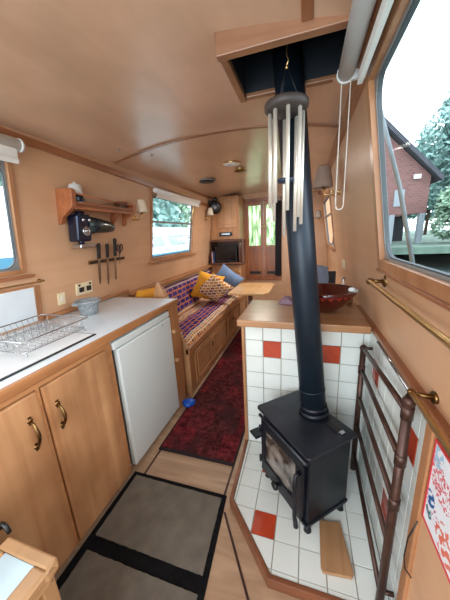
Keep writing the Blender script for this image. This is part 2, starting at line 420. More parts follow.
# gunwale ledges
mb=MB().box(-1.56,-1.475,1.9,3.98,.895,.925); struct('trim_10',mb,M['edge'],bevel=.004)
mb=MB().box(-1.56,-1.535,1.1,1.9,.925,.95); struct('trim_11',mb,M['edge'],bevel=.003)
mb=MB().box(.318,.342,.25,1.72,.888,.915); struct('trim_12',mb,M['trim'],bevel=.004)

# end bulkhead with doors
DX0,DX1=-1.0,-.38
mb=MB()
mb.box(-1.6,DX0,YF,YF+.05,0,2.1).box(DX1,.4,YF,YF+.05,0,2.1).box(DX0,DX1,YF,YF+.05,0,.64).box(DX0,DX1,YF,YF+.05,1.93,2.1)
struct('wall_front',mb,M['wall'])
mb=MB()
mb.box(DX0,DX0+.03,YF-.02,YF+.03,.64,1.93).box(DX1-.025,DX1,YF-.02,YF+.03,.64,1.93).box(DX0,DX1,YF-.02,YF+.03,1.9,1.95).box(DX0,DX1,YF-.03,YF+.03,.60,.65)
struct('trim_13',mb,M['door'],bevel=.003)
def enddoor(idx,x0,x1,g0,g1,knobx):
    y0,y1=YF-.005,YF+.025
    mb=MB()
    mb.box(x0,g0,y0,y1,.65,1.9).box(g1,x1,y0,y1,.65,1.9).box(g0,g1,y0,y1,.65,.70).box(g0,g1,y0,y1,1.13,1.19).box(g0,g1,y0,y1,1.84,1.9).box(g0,g1,y0+.012,y1,.70,1.13)
    o=struct('door_%d'%idx,mb,M['door'],bevel=.003)
    build('pane',MB().box(g0,g1,YF+.012,YF+.016,1.19,1.84),M['glass'],o)
    build('vent',MB().box(g0+.01,g1-.01,y0-.004,y0+.004,.705,.75),M['black'],o)
    build('knob',MB().sphere((knobx,y0-.02,1.5),.014).tube([(knobx,y0,1.5),(knobx,y0-.02,1.5)],.006),M['brass'],o)
    return o
enddoor(1,-.97,-.685,-.935,-.725,-.70)
enddoor(2,-.68,-.405,-.635,-.445,-.665)
# curtain behind the glass
def curtain_mat():
    m=bpy.data.materials.new('green_print_curtain'); m.use_nodes=True; nt=m.node_tree; nt.nodes.clear()
    o=N(nt,'ShaderNodeOutputMaterial'); tr=N(nt,'ShaderNodeBsdfTranslucent'); df=N(nt,'ShaderNodeBsdfDiffuse'); ad=N(nt,'ShaderNodeMixShader'); ad.inputs[0].default_value=.35
    tc=N(nt,'ShaderNodeTexCoord'); mp=N(nt,'ShaderNodeMapping'); mp.inputs['Scale'].default_value=(22,1,4); nt.links.new(tc.outputs['Object'],mp.inputs[0])
    n=N(nt,'ShaderNodeTexNoise'); n.inputs['Scale'].default_value=1.2; n.inputs['Detail'].default_value=4; nt.links.new(mp.outputs[0],n.inputs[0])
    r=N(nt,'ShaderNodeValToRGB'); e=r.color_ramp.elements; e[0].position=.36; e[0].color=lin((84,120,74)); e[1].position=.62; e[1].color=lin((226,232,216)); q=e.new(.5); q.color=lin((150,178,128))
    nt.links.new(n.outputs[0],r.inputs[0]); nt.links.new(r.outputs[0],tr.inputs[0]); nt.links.new(r.outputs[0],df.inputs[0])
    nt.links.new(tr.outputs[0],ad.inputs[1]); nt.links.new(df.outputs[0],ad.inputs[2]); nt.links.new(ad.outputs[0],o.inputs[0]); return m
cm_=curtain_mat()
mb=MB(); n=40; vs=[]
for i in range(n+1):
    x=-1.0+.56*i/n; y=YF+.10+.012*math.sin(i*1.7)
    vs+=[(x,y,1.15),(x,y,1.92)]
mb.add(vs,[(2*i,2*i+2,2*i+3,2*i+1) for i in range(n)],0,True)
single('door_curtain',mb,cm_,'pale green and white patterned curtain behind the far door glass','curtain')
mb=MB(); vs=[]; n=16
for i in range(n+1):
    x=-.485+.10*i/n; y=YF-.05+.01*math.sin(i*1.5); vs+=[(x,y,.68),(x,y,1.88)]
mb.add(vs,[(2*i,2*i+2,2*i+3,2*i+1) for i in range(n)],0,True)
single('dark_curtain',mb,M['curtaindark'],'narrow near-black curtain hanging at the right edge of the far doors','curtain')

# ------------------------------------------------------------------ windows
def rrect(y0,y1,z0,z1,r,n=6):
    pts=[]
    for (cy,cz_,a0) in ((y1-r,z1-r,0),(y0+r,z1-r,90),(y0+r,z0+r,180),(y1-r,z0+r,270)):
        for k in range(n+1):
            a=math.radians(a0+90*k/n); pts.append((cy+r*math.cos(a),cz_+r*math.sin(a)))
    return pts
def ring(mp,outer,inner,o0,o1,mi=0,mb=None):
    mb=mb or MB(); n=len(outer); vs=[]
    for (pl,o) in ((outer,o0),(inner,o0),(inner,o1),(outer,o1)): vs+=[mp(o,p[0],p[1]) for p in pl]
    fs=[]
    for i in range(n):
        j=(i+1)%n
        for a in range(4):
            b=(a+1)%4; fs.append((a*n+i,a*n+j,b*n+j,b*n+i))
    return mb.add(vs,fs,mi)
def window(idx,mp,h,trimw,rounded,bar=None):
    y0,y1,z0,z1=h
    q=lambda d,r:(rrect(y0+d,y1-d,z0+d,z1-d,r))
    # architrave wooden
    o=build('window_%d'%idx,ring(mp,q(-trimw,.004),q(.004,.004),-.022,.012),M['trimz'],loc=mp(0,(y0+y1)/2,z0),bevel=.002); o['kind']='structure'
    build('alloy_frame',ring(mp,q(.003,.004),q(.014,rounded),-.024,-.006),M['alu'],o)
    build('rubber_seal',ring(mp,q(.013,rounded),q(.018,rounded),-.022,-.009),M['rubber'],o)
    build('pane',MB().add([mp(-.015,y0+.01,z0+.01),mp(-.015,y1-.01,z0+.01),mp(-.015,y1-.01,z1-.01),mp(-.015,y0+.01,z1-.01)],[(0,1,2,3)]),M['glass'],o)
    if bar:
        mb=MB().box(-.02,-.002,y0+.01,y1-.01,bar-.010,bar+.010).map(mp); build('transom',mb,M['alu'],o)
    return o
window(1,mL,W1,.018,.06)
w2=window(2,mL,W2,.022,.02,1.555)
window(3,mR,R1,.035,.07)
window(4,mR,R2,.025,.03,1.56)
# open hopper stay in the left far window
mb=MB().tube([mL(-.01,3.25,1.57),mL(.05,3.18,1.75)],.005); build('stay',mb,M['brass'],w2)
# sills
struct('trim_14',MB().box(0,.035,2.25,3.38,1.145,1.165).map(mL),M['edge'],bevel=.003)
struct('trim_15',MB().box(0,.03,-.4,1.06,1.205,1.222).map(mL),M['trim'],bevel=.003)
struct('trim_16',MB().box(0,.022,-.2,1.17,1.21,1.222).map(mR),M['trim'],bevel=.004)
struct('trim_17',MB().box(0,.03,2.95,3.98,1.165,1.18).map(mR),M['trim'],bevel=.003)

# blinds
def blind(name,mp,y0,y1,z,o,r,label,mat,drop):
    t=thing(name,label,'blind',mp(o,(y0+y1)/2,z))
    build('roller',MB().tube([mp(o,y0,z),mp(o,y1,z)],r,16),mat,t)
    build('end_bracket',MB().tube([mp(o,y1,z),mp(o,y1+.012,z)],r*1.12,16),M['white'],t)
    build('fabric_drop',MB().box(o+r*.5,o+r*.6,y0+.02,y1-.02,z-drop,z).map(mp),mat,t)
    build('bottom_bar',MB().box(o+r*.2,o+r*.9,y0+.02,y1-.02,z-drop-.02,z-drop).map(mp),mat,t,bevel=.003)
    return t
blind('roller_blind',mL,-.4,1.04,1.865,.055,.028,'white roller blind above the near left window, beside the dish rack','white' and M['blind'],.07)
blind('roller_blind',mL,2.29,3.36,1.835,.04,.022,'white roller blind above the far left window over the bench',M['blind'],.045)
rb=thing('roller_blind','grey-white roller blind rolled up above the large near right window','blind',(.12,.6,1.9))
build('roller',MB().tube([(.122,-.2,1.925),(.122,1.17,1.925)],.028,20),M['blindr'],rb)
build('end_bracket',MB().tube([(.122,1.17,1.925),(.122,1.185,1.925)],.031,20).box(.12,.19,1.165,1.18,1.90,1.95),M['white'],rb)
build('bottom_bar',MB().box(.155,.172,-.2,1.13,1.862,1.895),M['blind'],rb,bevel=.003)
def chain(name,x,y,zt,zb,dy,label,r=.0026,n=55,dx=0):
    pts=[]; 
    for i in range(n): pts.append((x,y,zt-(zt-zb)*i/n))
    for i in range(1,8): a=PI*i/8; pts.append((x+dx/2-dx/2*math.cos(a),y-dy/2+dy/2*math.cos(a),zb-abs(dy+dx)/2*math.sin(a)))
    for i in range(n): pts.append((x+dx,y-dy,zb+(zt-zb)*i/n))
    mb=MB()
    for p in pts: mb.sphere(p,r,seg=6)
    mb.tube([pts[i] for i in range(0,len(pts),3)],.0008,4)
    return mb
build('bead_chain',chain('c',.110,1.178,1.91,1.475,0,'',dx=.03,n=70,r=.0032),M['chain'],rb)

# ------------------------------------------------------------------ left galley
# base cabinet
bc=thing('base_cabinet','oak galley base cabinet with two brass-handled doors under the white worktop','cabinet',(-1.25,.5,0))
CX=-.975
mb=MB().box(-1.55,CX,-.5,.985,.03,.88)
build('carcass',mb,M['cabdark'],bc)
mb=MB().box(CX,CX+.012,-.5,.985,.855,.88).box(CX,CX+.012,.585,.60,.05,.855).box(CX,CX+.012,.935,.985,.05,.855).box(CX,CX+.006,-.5,.985,.03,.05)
build('face_frame',mb,M['cabrail'],bc,bevel=.002)
def cabdoor(par,y0,y1,z0,z1,x,hy,hz,mat=M['cab']):
    mb=MB().box(x,x+.018,y0,y1,z0,z1)
    d=build('door',mb,mat,par,bevel=.006)
    return d
def dhandle(par,x,y,z0,z1,mat):
    zc=(z0+z1)/2
    mb=MB()
    pts=[(x+.002,y,z0+.012),(x+.016,y,z0+.02),(x+.026,y,zc-.02),(x+.028,y,zc),(x+.026,y,zc+.02),(x+.016,y,z1-.02),(x+.002,y,z1-.012)]
    mb.tube(pts,[.005,.0045,.006,.0075,.006,.0045,.005],10)
    for z in (z0+.008,z1-.008):
        mb.lathe([(0,.006),(.008,.005),(.011,.001),(.011,0)],(x,y,z),(1,0,0),seg=12)
        mb.box(x,x+.003,y-.006,y+.006,z-.016,z+.016)
    return build('handle',mb,mat,par)
d1=cabdoor(bc,.12,.583,.055,.85,CX+.006,0,0); dhandle(d1,CX+.024,.535,.635,.765,M['oldbrass'])
d2=cabdoor(bc,.602,.945,.055,.85,CX+.006,0,0); dhandle(d2,CX+.024,.645,.64,.76,M['oldbrass'])
d3=cabdoor(bc,-.48,.117,.055,.85,CX+.006,0,0)
# worktop
wt=thing('worktop','long white laminate worktop with a wooden front edge on the left side','worktop',(-1.25,.6,.88))
build('top',MB().box(-1.555,-.965,-.5,1.72,.885,.92),M['lam'],wt,bevel=.002)
build('front_edging',MB().box(-.965,-.948,-.5,1.735,.878,.921).box(-1.555,-.965,1.72,1.735,.878,.921),M['edge'],wt,bevel=.004)
# sink drainer inset
dr=thing('sink_drainer','white enamel drainer set in the worktop under the dish rack, dark sealed edge','sink drainer',(-1.25,.4,.92))
build('drainer_top',MB().box(-1.50,-1.03,-.45,.955,.9205,.926),M['white'],dr,bevel=.002)
build('seal',MB().box(-1.03,-1.019,-.45,.962,.9203,.9255).box(-1.5,-1.03,.955,.962,.9203,.924),M['black'],dr)
# fridge
fr=thing('fridge','white under-counter fridge standing under the end of the left worktop','fridge',(-1.25,1.31,0))
build('body',MB().box(-1.5,-1.0,.995,1.585,.02,.855),M['fridge'],fr,bevel=.004)
build('gasket',MB().box(-1.0,-.985,1.01,1.575,.05,.80),M['fridgeedge'],fr)
build('door',MB().box(-.985,-.95,1.015,1.585,.045,.815),M['fridge'],fr,bevel=.008)
build('top_band',MB().box(-1.0,-.955,.995,1.585,.82,.862),M['fridge'],fr,bevel=.006)
build('badge',MB().lathe([(0,.001),(.005,.001),(.005,0)],(-.95,1.475,.79),(1,0,0),seg=12),M['fridgeedge'],fr)
build('foot',MB().tube([(-1.02,1.09,0),(-1.02,1.09,.03)],.018,10),M['black'],fr)
build('foot',MB().tube([(-1.02,1.54,0),(-1.02,1.54,.03)],.018,10),M['black'],fr)
build('foot',MB().tube([(-1.46,1.31,0),(-1.46,1.31,.03)],.018,10),M['black'],fr)
# end panel between fridge and bench
sp=thing('end_panel','narrow oak end panel with two small shelf ends, between the fridge and the bench','panel',(-.97,1.7,0))
build('panel',MB().box(-1.5,-.965,1.60,1.74,.0,.876),M['cabdark'],sp,bevel=.003)
for z in (.69,.45): build('shelf_end',MB().box(-.965,-.93,1.60,1.625,z-.012,z+.012),M['palewood'],sp,bevel=.002)
# blue bag on the floor
mb=MB().sphere((-.905,1.665,.03),.055,.05,.03,seg=16)
o=single('blue_bag',mb.map(lambda x,y,z:(x+.006*math.sin(60*y),y+.005*math.sin(50*x),max(z,.001)+.006*abs(math.sin(70*x+40*y)))),M['bag'],'small crumpled bright blue plastic bag on the floor at the foot of the end panel','bag')

# dish rack
rk=thing('dish_rack','chrome wire dish draining rack on the left worktop','dish rack',(-1.24,.83,.926))
x0,x1,y0,y1,zt,zb=-1.42,-1.085,.655,1.0,1.0,.945
def rpath(x0,x1,y0,y1,z,r=.02,n=3):
    pts=[]
    for (cx,cy,a0) in ((x1-r,y1-r,0),(x0+r,y1-r,90),(x0+r,y0+r,180),(x1-r,y0+r,270)):
        for k in range(n+1): a=math.radians(a0+90*k/n); pts.append((cx+r*math.cos(a),cy+r*math.sin(a),z))
    return pts
build('rim',MB().tube(rpath(x0,x1,y0,y1,zt),.0032,8,closed=True),M['chrome'],rk)
mb=MB().tube(rpath(x0+.02,x1-.02,y0+.015,y1-.015,zb),.0022,6,closed=True)
for i in range(11):
    y=y0+.03+(y1-y0-.06)*i/10
    mb.tube([(x1,y,zt),(x1-.02,y,zb),(x0+.02,y,zb),(x0,y,zt)],.0011,5)
for i in range(4):
    x=x0+.04+(x1-x0-.08)*i/3
    mb.tube([(x,y0,zt),(x,y0+.015,zb),(x,y1-.015,zb),(x,y1,zt)],.0012,5)
build('basket',mb,M['chrome'],rk)
mb=MB()
for r_ in range(2):
    xx=x0+.10+.11*r_
    for i in range(8):
        y=y0+.04+i*.037
        pts=[(xx-.035,y,zb),(xx-.034,y,zb+.035),(xx-.025,y,zb+.045),(xx-.01,y,zb+.047),(xx+.002,y,zb+.035),(xx+.004,y,zb)]
        build('plate_loop',MB().tube(pts,.0013,5),M['chrome'],rk)
for (x,y) in ((x1-.02,y0+.02),(x1-.02,y1-.02),(x0+.02,y0+.02),(x0+.02,y1-.02)):
    build('foot',MB().tube([(x,y,zb+.01),(x,y,.934)],.002,6).sphere((x,y,.934),.006,seg=8),M['chrome'],rk)

# splashback and rods
sb=thing('splashback','white splashback panel with a wooden end strip on the wall behind the dish rack','splashback',(-1.53,.4,.93))
build('panel',MB().box(.001,.01,-.4,1.055,.935,1.145).map(mL),M['lam'],sb)
build('end_strip',MB().box(.001,.016,1.055,1.09,.93,1.15).map(mL),M['trimz'],sb,bevel=.002)
build('top_strip',MB().box(.001,.014,-.4,1.055,1.145,1.155).map(mL),M['edge'],sb)
def wallrail(label,mp,y0,y1,z,o,r,mat,ends,name='wall_rail'):
    t=thing(name,label,'rail',mp(o,(y0+y1)/2,z))
    build('rod',MB().tube([mp(o,y0,z),mp(o,y1,z)],r,12),mat,t)
    for y in ends:
        mb=MB().tube([mp(0,y,z),mp(o,y,z)],r*.9,10).sphere(mp(o,y,z),r*1.7,seg=10).lathe([(0,.012),(r*1.4,.010),(r*3,.004),(r*3,0)],mp(0,y,z),(1,0,0) if mp is mL else (-1,0,0),seg=16)
        build('bracket',mb,M['oldbrass'],t)
    return t
wallrail('thin brass rail on the left wall above the white splashback',mL,-.4,1.11,1.175,.035,.004,M['brass'],(1.10,))
wallrail('long brass handrail on the right wall below the large window',mR,-.2,1.13,1.175,.055,.008,M['brass'],(1.125,))

# mortar bowl
mc=(-1.37,1.275,.92)
mo=thing('mortar','speckled grey stone mortar on the worktop near the double socket','mortar',mc)
build('bowl',MB().lathe([(0,0),(.048,0),(.052,.004),(.058,.03),(.066,.075),(.082,.083),(.082,.095),(.068,.095),(.056,.065),(.03,.03),(0,.025)],mc,seg=32),M['mortar'],mo)
build('spout',MB().box(mc[0]-.02,mc[0]+.02,mc[1]-.108,mc[1]-.068,.92+.078,.92+.095),M['mortar'],mo,bevel=.006)

# sockets
so=thing('double_socket','cream double power socket on the left wall behind the grey mortar','socket',mL(0,1.42,1.06))
build('plate',MB().box(0,.01,1.35,1.495,1.02,1.105).map(mL),M['cream'],so,bevel=.003)
for yy in (1.39,1.455):
    mb=MB().box(.0095,.02,yy-.018,yy+.018,1.04,1.075).map(mL); build('plug_hole' if yy<1.4 else 'plug',mb,M['black'],so,bevel=.002)
for yy in (1.375,1.47): build('switch',MB().box(.0095,.014,yy-.007,yy+.007,1.083,1.098).map(mL),M['black'],so)
sw=thing('wall_switch','single white switch plate on the left wall left of the mortar','switch',mL(0,1.235,1.0))
build('plate',MB().box(0,.008,1.205,1.26,.99,1.07).map(mL),M['cream'],sw,bevel=.003)
build('rocker',MB().box(.007,.011,1.226,1.239,1.018,1.042).map(mL),M['white'],sw,bevel=.001)

# shelf with brackets
sh=thing('wall_shelf','pine wall shelf with gallery rail and shaped brackets on the left wall','shelf',mL(0,1.6,1.58))
build('board',MB().box(0,.115,1.30,1.87,1.60,1.618).box(.095,.115,1.30,1.87,1.585,1.628).map(mL),M['pine'],sh,bevel=.002)
def brk(y0,y1):
    prof=[(0,1.50),(.025,1.505),(.04,1.54),(.10,1.58),(.125,1.60),(.125,1.69),(.11,1.70),(0,1.705)]
    return MB().prism(prof,'y',y0,y1).map(mL)
build('bracket',brk(1.265,1.295),M['pine'],sh,bevel=.002)
prof=[(0,1.50),(.02,1.505),(.03,1.55),(.09,1.59),(.12,1.60),(.12,1.66),(.10,1.668),(0,1.67)]
build('bracket',MB().prism(prof,'y',1.86,1.885).map(mL),M['pine'],sh,bevel=.002)
build('bracket',MB().prism([(0,1.49),(.02,1.50),(.05,1.56),(.09,1.60),(0,1.60)],'y',1.72,1.74).map(mL),M['pine'],sh,bevel=.002)
build('gallery_rail',MB().tube([mL(.112,1.295,1.675),mL(.112,1.86,1.65)],.005,8),M['pine'],sh)
mg=thing('white_jug','small white jug with a navy pattern on the near end of the wall shelf','jug',mL(.06,1.37,1.618))
c0=mL(.075,1.355,1.618)
build('body',MB().lathe([(0,0),(.034,0),(.042,.03),(.036,.07),(.04,.10),(.034,.10),(.03,.06),(0,.01)],c0,seg=20),M['white'],mg)
build('navy_band',MB().lathe([(.0385,.014),(.0435,.03),(.0395,.055)],c0,seg=20),M['navy'],mg)
build('lid',MB().lathe([(.041,.10),(.032,.118),(.008,.125),(.008,.133),(0,.134)],c0,seg=20),M['white'],mg)
bx=thing('spice_tin','small reddish brown tin at the far end of the wall shelf','tin',mL(.05,1.78,1.618))
build('body',MB().box(.02,.08,1.75,1.83,1.6185,1.67).map(mL),M['darkwood'],bx,bevel=.003)
build('lid',MB().box(.018,.082,1.748,1.832,1.67,1.68).map(mL),M['pine'],bx,bevel=.002)

# gadget hanging below the shelf: navy body with a dial, dark green arm to the right
gd=thing('hanging_gadget','navy and chrome gadget with a tapered dark arm hanging under the wall shelf','gadget',mL(.05,1.42,1.34))
build('body',MB().box(.02,.11,1.31,1.42,1.39,1.56).map(mL),M['navy'],gd,bevel=.014)
build('top_cap',MB().tube([mL(.065,1.37,1.545),mL(.065,1.37,1.58)],[.034,.026],16),M['navy'],gd)
cd=mL(.11,1.37,1.455)
build('dial',MB().lathe([(0,.012),(.012,.012),(.014,.006),(.024,.006),(.027,.012),(.03,.008),(.03,0)],cd,(1,0,0),seg=20),M['chrome'],gd)
for yy in (1.40,1.35): build('side_knob',MB().sphere(mL(.112,yy,1.525),.012,seg=10),M['chrome'],gd)
build('base',MB().box(.03,.11,1.325,1.45,1.345,1.375).map(mL),M['chrome'],gd,bevel=.008)
build('neck',MB().tube([mL(.065,1.37,1.37),mL(.065,1.37,1.41)],.02,12),M['navy'],gd)
build('base_foot',MB().box(.04,.09,1.45,1.49,1.35,1.366).map(mL),M['navy'],gd,bevel=.004)
mb=MB().tube([mL(.065,1.40,1.50),mL(.065,1.50,1.495),mL(.065,1.60,1.49),mL(.065,1.66,1.485),mL(.065,1.69,1.483)],[.054,.052,.044,.032,.010],14)
build('arm',mb,M['darkgreen'],gd)
for k in range(4):
    y=1.46+.045*k; build('arm_band',MB().tube([mL(.065,y,1.4975-.02*(y-1.4)),mL(.065,y+.008,1.4975-.02*(y-1.4))],.0555-.0045*k,14),M['navy'],gd)
build('hook',MB().tube([mL(.04,1.37,1.575),mL(.04,1.37,1.60)],.004,8),M['brass'],gd)

# knife rack
kr=thing('knife_rack','dark magnetic knife rack on the left wall','knife rack',mL(0,1.66,1.23))
build('bar',MB().box(.004,.018,1.475,1.86,1.226,1.252).map(mL),M['oldbrass'],kr,bevel=.002)
build('magnet_strip',MB().box(.018,.021,1.485,1.85,1.233,1.246).map(mL),M['black'],kr)
def knife(y,zt,zh,zb,w,label,tilt=0,round_=False):
    t=thing('kitchen_knife',label,'knife',mL(.024,y,zb),group=None)
    bl=[(y-w*.5,zh),(y+w*.5,zh),(y+w*.5,zb+.05),(y+.1*w,zb),(y-.3*w,zb+.015),(y-w*.5,zb+.06)]
    if round_: bl=[(y-w*.5,zh),(y+w*.5,zh),(y+w*.5,zb+.008),(y+w*.3,zb),(y-w*.3,zb),(y-w*.5,zb+.008)]
    build('blade',MB().prism(bl,'x',.0215,.0235).map(lambda o,y,z: mL(o,y,z)),M['steel'],t)
    build('handle',MB().prism([(y-w*.5,zh),(y-w*.55,zh+.03),(y-w*.48,(zh+zt)/2),(y-w*.6,zt-.01),(y-w*.3,zt),(y+w*.4,zt),(y+w*.6,zt-.012),(y+w*.5,zh+.03),(y+w*.45,zh)],'x',.017,.032).map(mL),M['black'],t,bevel=.003)
    return t
knife(1.56,1.375,1.262,1.06,.026,'broad black-handled kitchen knife, leftmost on the knife rack')
knife(1.648,1.368,1.262,1.04,.024,'slim black-handled pointed knife, second from the left on the rack')
knife(1.735,1.405,1.265,1.07,.024,'blunt-ended steel with a long black handle beside the scissors',round_=True)
sc=thing('scissors','black-handled scissors hanging at the right end of the knife rack','scissors',mL(.024,1.79,1.2))
for s_ in (-1,1):
    build('blade',MB().prism([(1.79+s_*.007,1.285),(1.79-s_*.001,1.285),(1.79-s_*.004,1.19)],'x',.022+.001*s_,.0235+.001*s_).map(mL),M['steel'],sc)
    pts=[mL(.026,1.79+s_*.019+.014*math.cos(a),1.328+.026*math.sin(a)) for a in [2*PI*k/14 for k in range(14)]]
    build('handle',MB().tube(pts,.0045,8,closed=True).tube([mL(.026,1.79+s_*.012,1.306),mL(.026,1.79,1.28)],.005,8),M['black'],sc)

# wall lamps
def sconce(mp,y,z,label,shade,sgn,e=0,k=1):
    t=thing('wall_lamp',label,'wall lamp',mp(0,y,z))
    ax=(1,0,0) if mp is mL else (-1,0,0)
    build('back_plate',MB().lathe([(0,.014),(.012,.012),(.024,.004),(.024,0)],mp(0,y,z-.075),ax,seg=16),M['brass'],t)
    mb=MB().tube([mp(.0,y,z-.075),mp(.04,y,z-.095),mp(.075+e,y,z-.085),mp(.085+e,y,z-.05)],.005,8).lathe([(0,0),(.018,.002),(.02,.008),(.008,.014),(.008,.03),(0,.03)],mp(.085+e,y,z-.055),seg=14)
    mb.tube([mp(.03,y,z-.09),mp(.05,y-.03,z-.10),mp(.055,y-.045,z-.08)],.004,8).sphere(mp(.055,y-.047,z-.075),.009,seg=10)
    build('arm',mb,M['brass'],t)
    build('lamp_shade',MB().lathe([(a_*k,b_*k) for a_,b_ in [(.05,0),(.046,.03),(.034,.09),(.026,.105),(.024,.105),(.032,.088),(.044,.03),(.048,0),(.05,0)]],mp(.085+e,y,z-.035),seg=24),shade,t)
    return t
sconce(mL,2.02,1.65,'cream-shaded brass wall lamp at the far end of the pine wall shelf',M['shade'],1)
sconce(mL,3.72,1.72,'cream-shaded brass wall lamp beyond the far left window, under the black fan',M['shade'],1)
sconce(mR,2.2,1.73,'beige-shaded brass wall lamp on the right wall, just right of the flue',M['shadedim'],-1,.03,1.45)
sconce(mR,4.1,1.6,'small distant wall lamp in the right corner, beside the black flue',M['shadedim'],-1)

# black fan
fn=thing('clip_fan','round black fan mounted high in the left corner beside the cupboards','fan',mL(.09,3.82,1.80))
fc=Vector(mL(.12,3.80,1.80)); ax=(Vector((0,0,1.4))-fc).normalized()
build('guard',MB().lathe([(.0,.03),(.04,.03),(.085,.018),(.095,0),(.085,-.02),(.04,-.05),(0,-.055)],fc,ax,seg=28),M['black'],fn)
build('hub',MB().lathe([(0,.04),(.02,.037),(.025,.03)],fc,ax,seg=16),M['alu'],fn)
build('mount',MB().box(0,.11,3.80,3.84,1.86,1.905).map(mL).sphere(mL(.1,3.82,1.91),.035),M['black'],fn)

# ceiling fittings
cv=thing('ceiling_vent','round black ceiling vent','vent',(-1.1,2.95,ceilz(-1.1)))
build('disc',MB().lathe([(.085,0),(.09,-.012),(.075,-.022),(.03,-.025),(0,-.025)],(-1.1,2.95,ceilz(-1.1)),seg=28),M['black'],cv)
build('rim',MB().lathe([(.085,0),(.1,0),(.1,-.006),(.085,-.01)],(-1.1,2.95,ceilz(-1.1)),seg=28),M['alu'],cv)
c0=(-.68,2.52,ceilz(-.68))
cl=thing('ceiling_light','shallow white round ceiling light','ceiling light',c0)
build('diffuser',MB().lathe([(.075,0),(.075,-.012),(.05,-.02),(0,-.022)],c0,seg=28),M['white'],cl)
build('rim',MB().lathe([(.075,0),(.084,0),(.084,-.01),(.075,-.012)],c0,seg=28),M['brass'],cl)
c0=(-.66,2.76,ceilz(-.66))
cl=thing('ceiling_vent','brass mushroom vent on the ceiling just beyond the white light','vent',c0)
build('disc',MB().lathe([(.06,-.02),(.06,-.025),(.03,-.032),(0,-.034)],c0,seg=24),M['oldbrass'],cl)
build('stem',MB().lathe([(.045,0),(.045,-.01),(.02,-.012),(.02,-.022)],c0,seg=24),M['brass'],cl)
cv['label']='round black ceiling vent near the left wall'
for (x,y,l) in ((-1.22,1.62,'near'),(-1.12,1.86,'far')):
    single('ceiling_hook',MB().sphere((x,y,ceilz(x)-.008),.007,seg=10),M['alu'],'small dark screw cup on the ceiling on the %s side of the cross trim'%l,'hook')
single('brass_hook',MB().lathe([(0,.04),(.012,.036),(.014,.026),(.006,.018),(.006,.008),(.016,0)],mL(0,2.96,1.885),(1,0,0),seg=14),M['brass'],'small brass hook on the wall above the far left window blind','hook')

# ------------------------------------------------------------------ bench
BX=-.935
bn=thing('bench','built-in oak bench with drawers and sloping end board along the left wall','bench',(-1.24,2.9,0))
build('base',MB().box(-1.55,BX-.012,1.83,3.97,.0,.40),M['cabdark'],bn)
build('front_rail',MB().box(BX-.03,BX+.005,1.80,3.97,.40,.455),M['cabrail'],bn,bevel=.004)
build('end_board',MB().prism([(BX,0),(BX,.46),(-.965,.50),(-1.0,.57),(-1.04,.68),(-1.08,.82),(-1.12,.95),(-1.155,1.03),(-1.175,1.035),(-1.20,.96),(-1.22,.90),(-1.53,.90),(-1.53,0)],'y',1.80,1.825),M['cab'],bn,bevel=.003)
for (a,b) in ((1.92,2.86),(2.93,3.55)):
    d=build('drawer',MB().box(BX-.012,BX+.004,a,b,.055,.375),M['cab'],bn,bevel=.006)
    yc=(a+b)/2-.03
    pts=[(BX+.012,yc+.018*math.cos(t),.265+.02*math.sin(t)) for t in [2*PI*k/14 for k in range(14)]]
    build('handle',MB().tube(pts,.004,6,closed=True).sphere((BX+.008,yc,.287),.007,seg=8),M['oldbrass'],d)
    fr_=MB()
    build('moulding',MB().box(BX+.004,BX+.009,a+.04,b-.04,.09,.10).box(BX+.004,BX+.009,a+.04,b-.04,.33,.34).box(BX+.004,BX+.009,a+.04,a+.05,.1,.33).box(BX+.004,BX+.009,b-.05,b-.04,.1,.33),M['cabrail'],d)
d=build('drawer',MB().box(BX-.012,BX+.004,3.6,3.93,.055,.375),M['cab'],bn,bevel=.006)
# throw on seat and back.  local origin of each part = bench empty location
nav=(46,46,108); ter=(196,120,84); cr=(208,180,160)
kseat=kilim('kilim_seat',1,0,[(-.30,'small'),(-.15,(150,60,48)),(-.135,(216,200,180)),(-.12,'small'),(-.03,(80,44,60)),(-.02,None),(.20,(216,200,180)),(.215,'small'),(.30,(190,110,60)),(.32,(0,0,0))],0,nav,(84,66,132),ter,scale=8,mort=.06)
def cushion_slab(x0,x1,y0,y1,z0,z1,nx=10,ny=40,amp=.006,seed=1):
    rnd=random.Random(seed); ph=[rnd.random()*6 for _ in range(6)]
    mb=MB(); 
    def top(u,v):
        e=min(u,1-u)*nx*.5; f=min(v,1-v)*ny*.25
        rr=min(1,e)*min(1,f); 
        return z1-.018*(1-min(1,rr))+amp*math.sin(u*7+ph[0])*math.sin(v*23+ph[1])+amp*.6*math.sin(v*41+ph[2]+u*5)
    vs=[(x0+(x1-x0)*i/nx,y0+(y1-y0)*j/ny,top(i/nx,j/ny)) for i in range(nx+1) for j in range(ny+1)]
    fs=[(i*(ny+1)+j,(i+1)*(ny+1)+j,(i+1)*(ny+1)+j+1,i*(ny+1)+j+1) for i in range(nx) for j in range(ny)]
    mb.add(vs,fs,0,True)
    # skirts
    W=ny+1
    def sk(idx):
        b=len(mb.v); q=[mb.v[i] for i in idx]; n=len(q)
        mb.add(q+[(p[0],p[1],z0) for p in q],[(k,k+1,n+k+1,n+k) for k in range(n-1)],0,True)
    sk([j for j in range(W)]); sk([nx*W+j for j in range(W)]); sk([i*W for i in range(nx+1)]); sk([i*W+ny for i in range(nx+1)])
    return mb
th=thing('bench_throw','purple, navy and orange patterned woven throw covering the bench seat and back','throw',(-1.24,2.9,.42))
build('seat_cover',cushion_slab(-1.45,-.955,1.835,3.93,.40,.50),kseat,th,sub=1)
kback=kilim('kilim_back',1,2,[(.0,'small'),(.10,(216,200,180)),(.112,(70,40,60)),(.12,None),(.40,(180,150,150)),(.42,(90,60,90)),(.46,(0,0,0))],2,nav,(84,66,132),ter,scale=7.5,mort=.06)
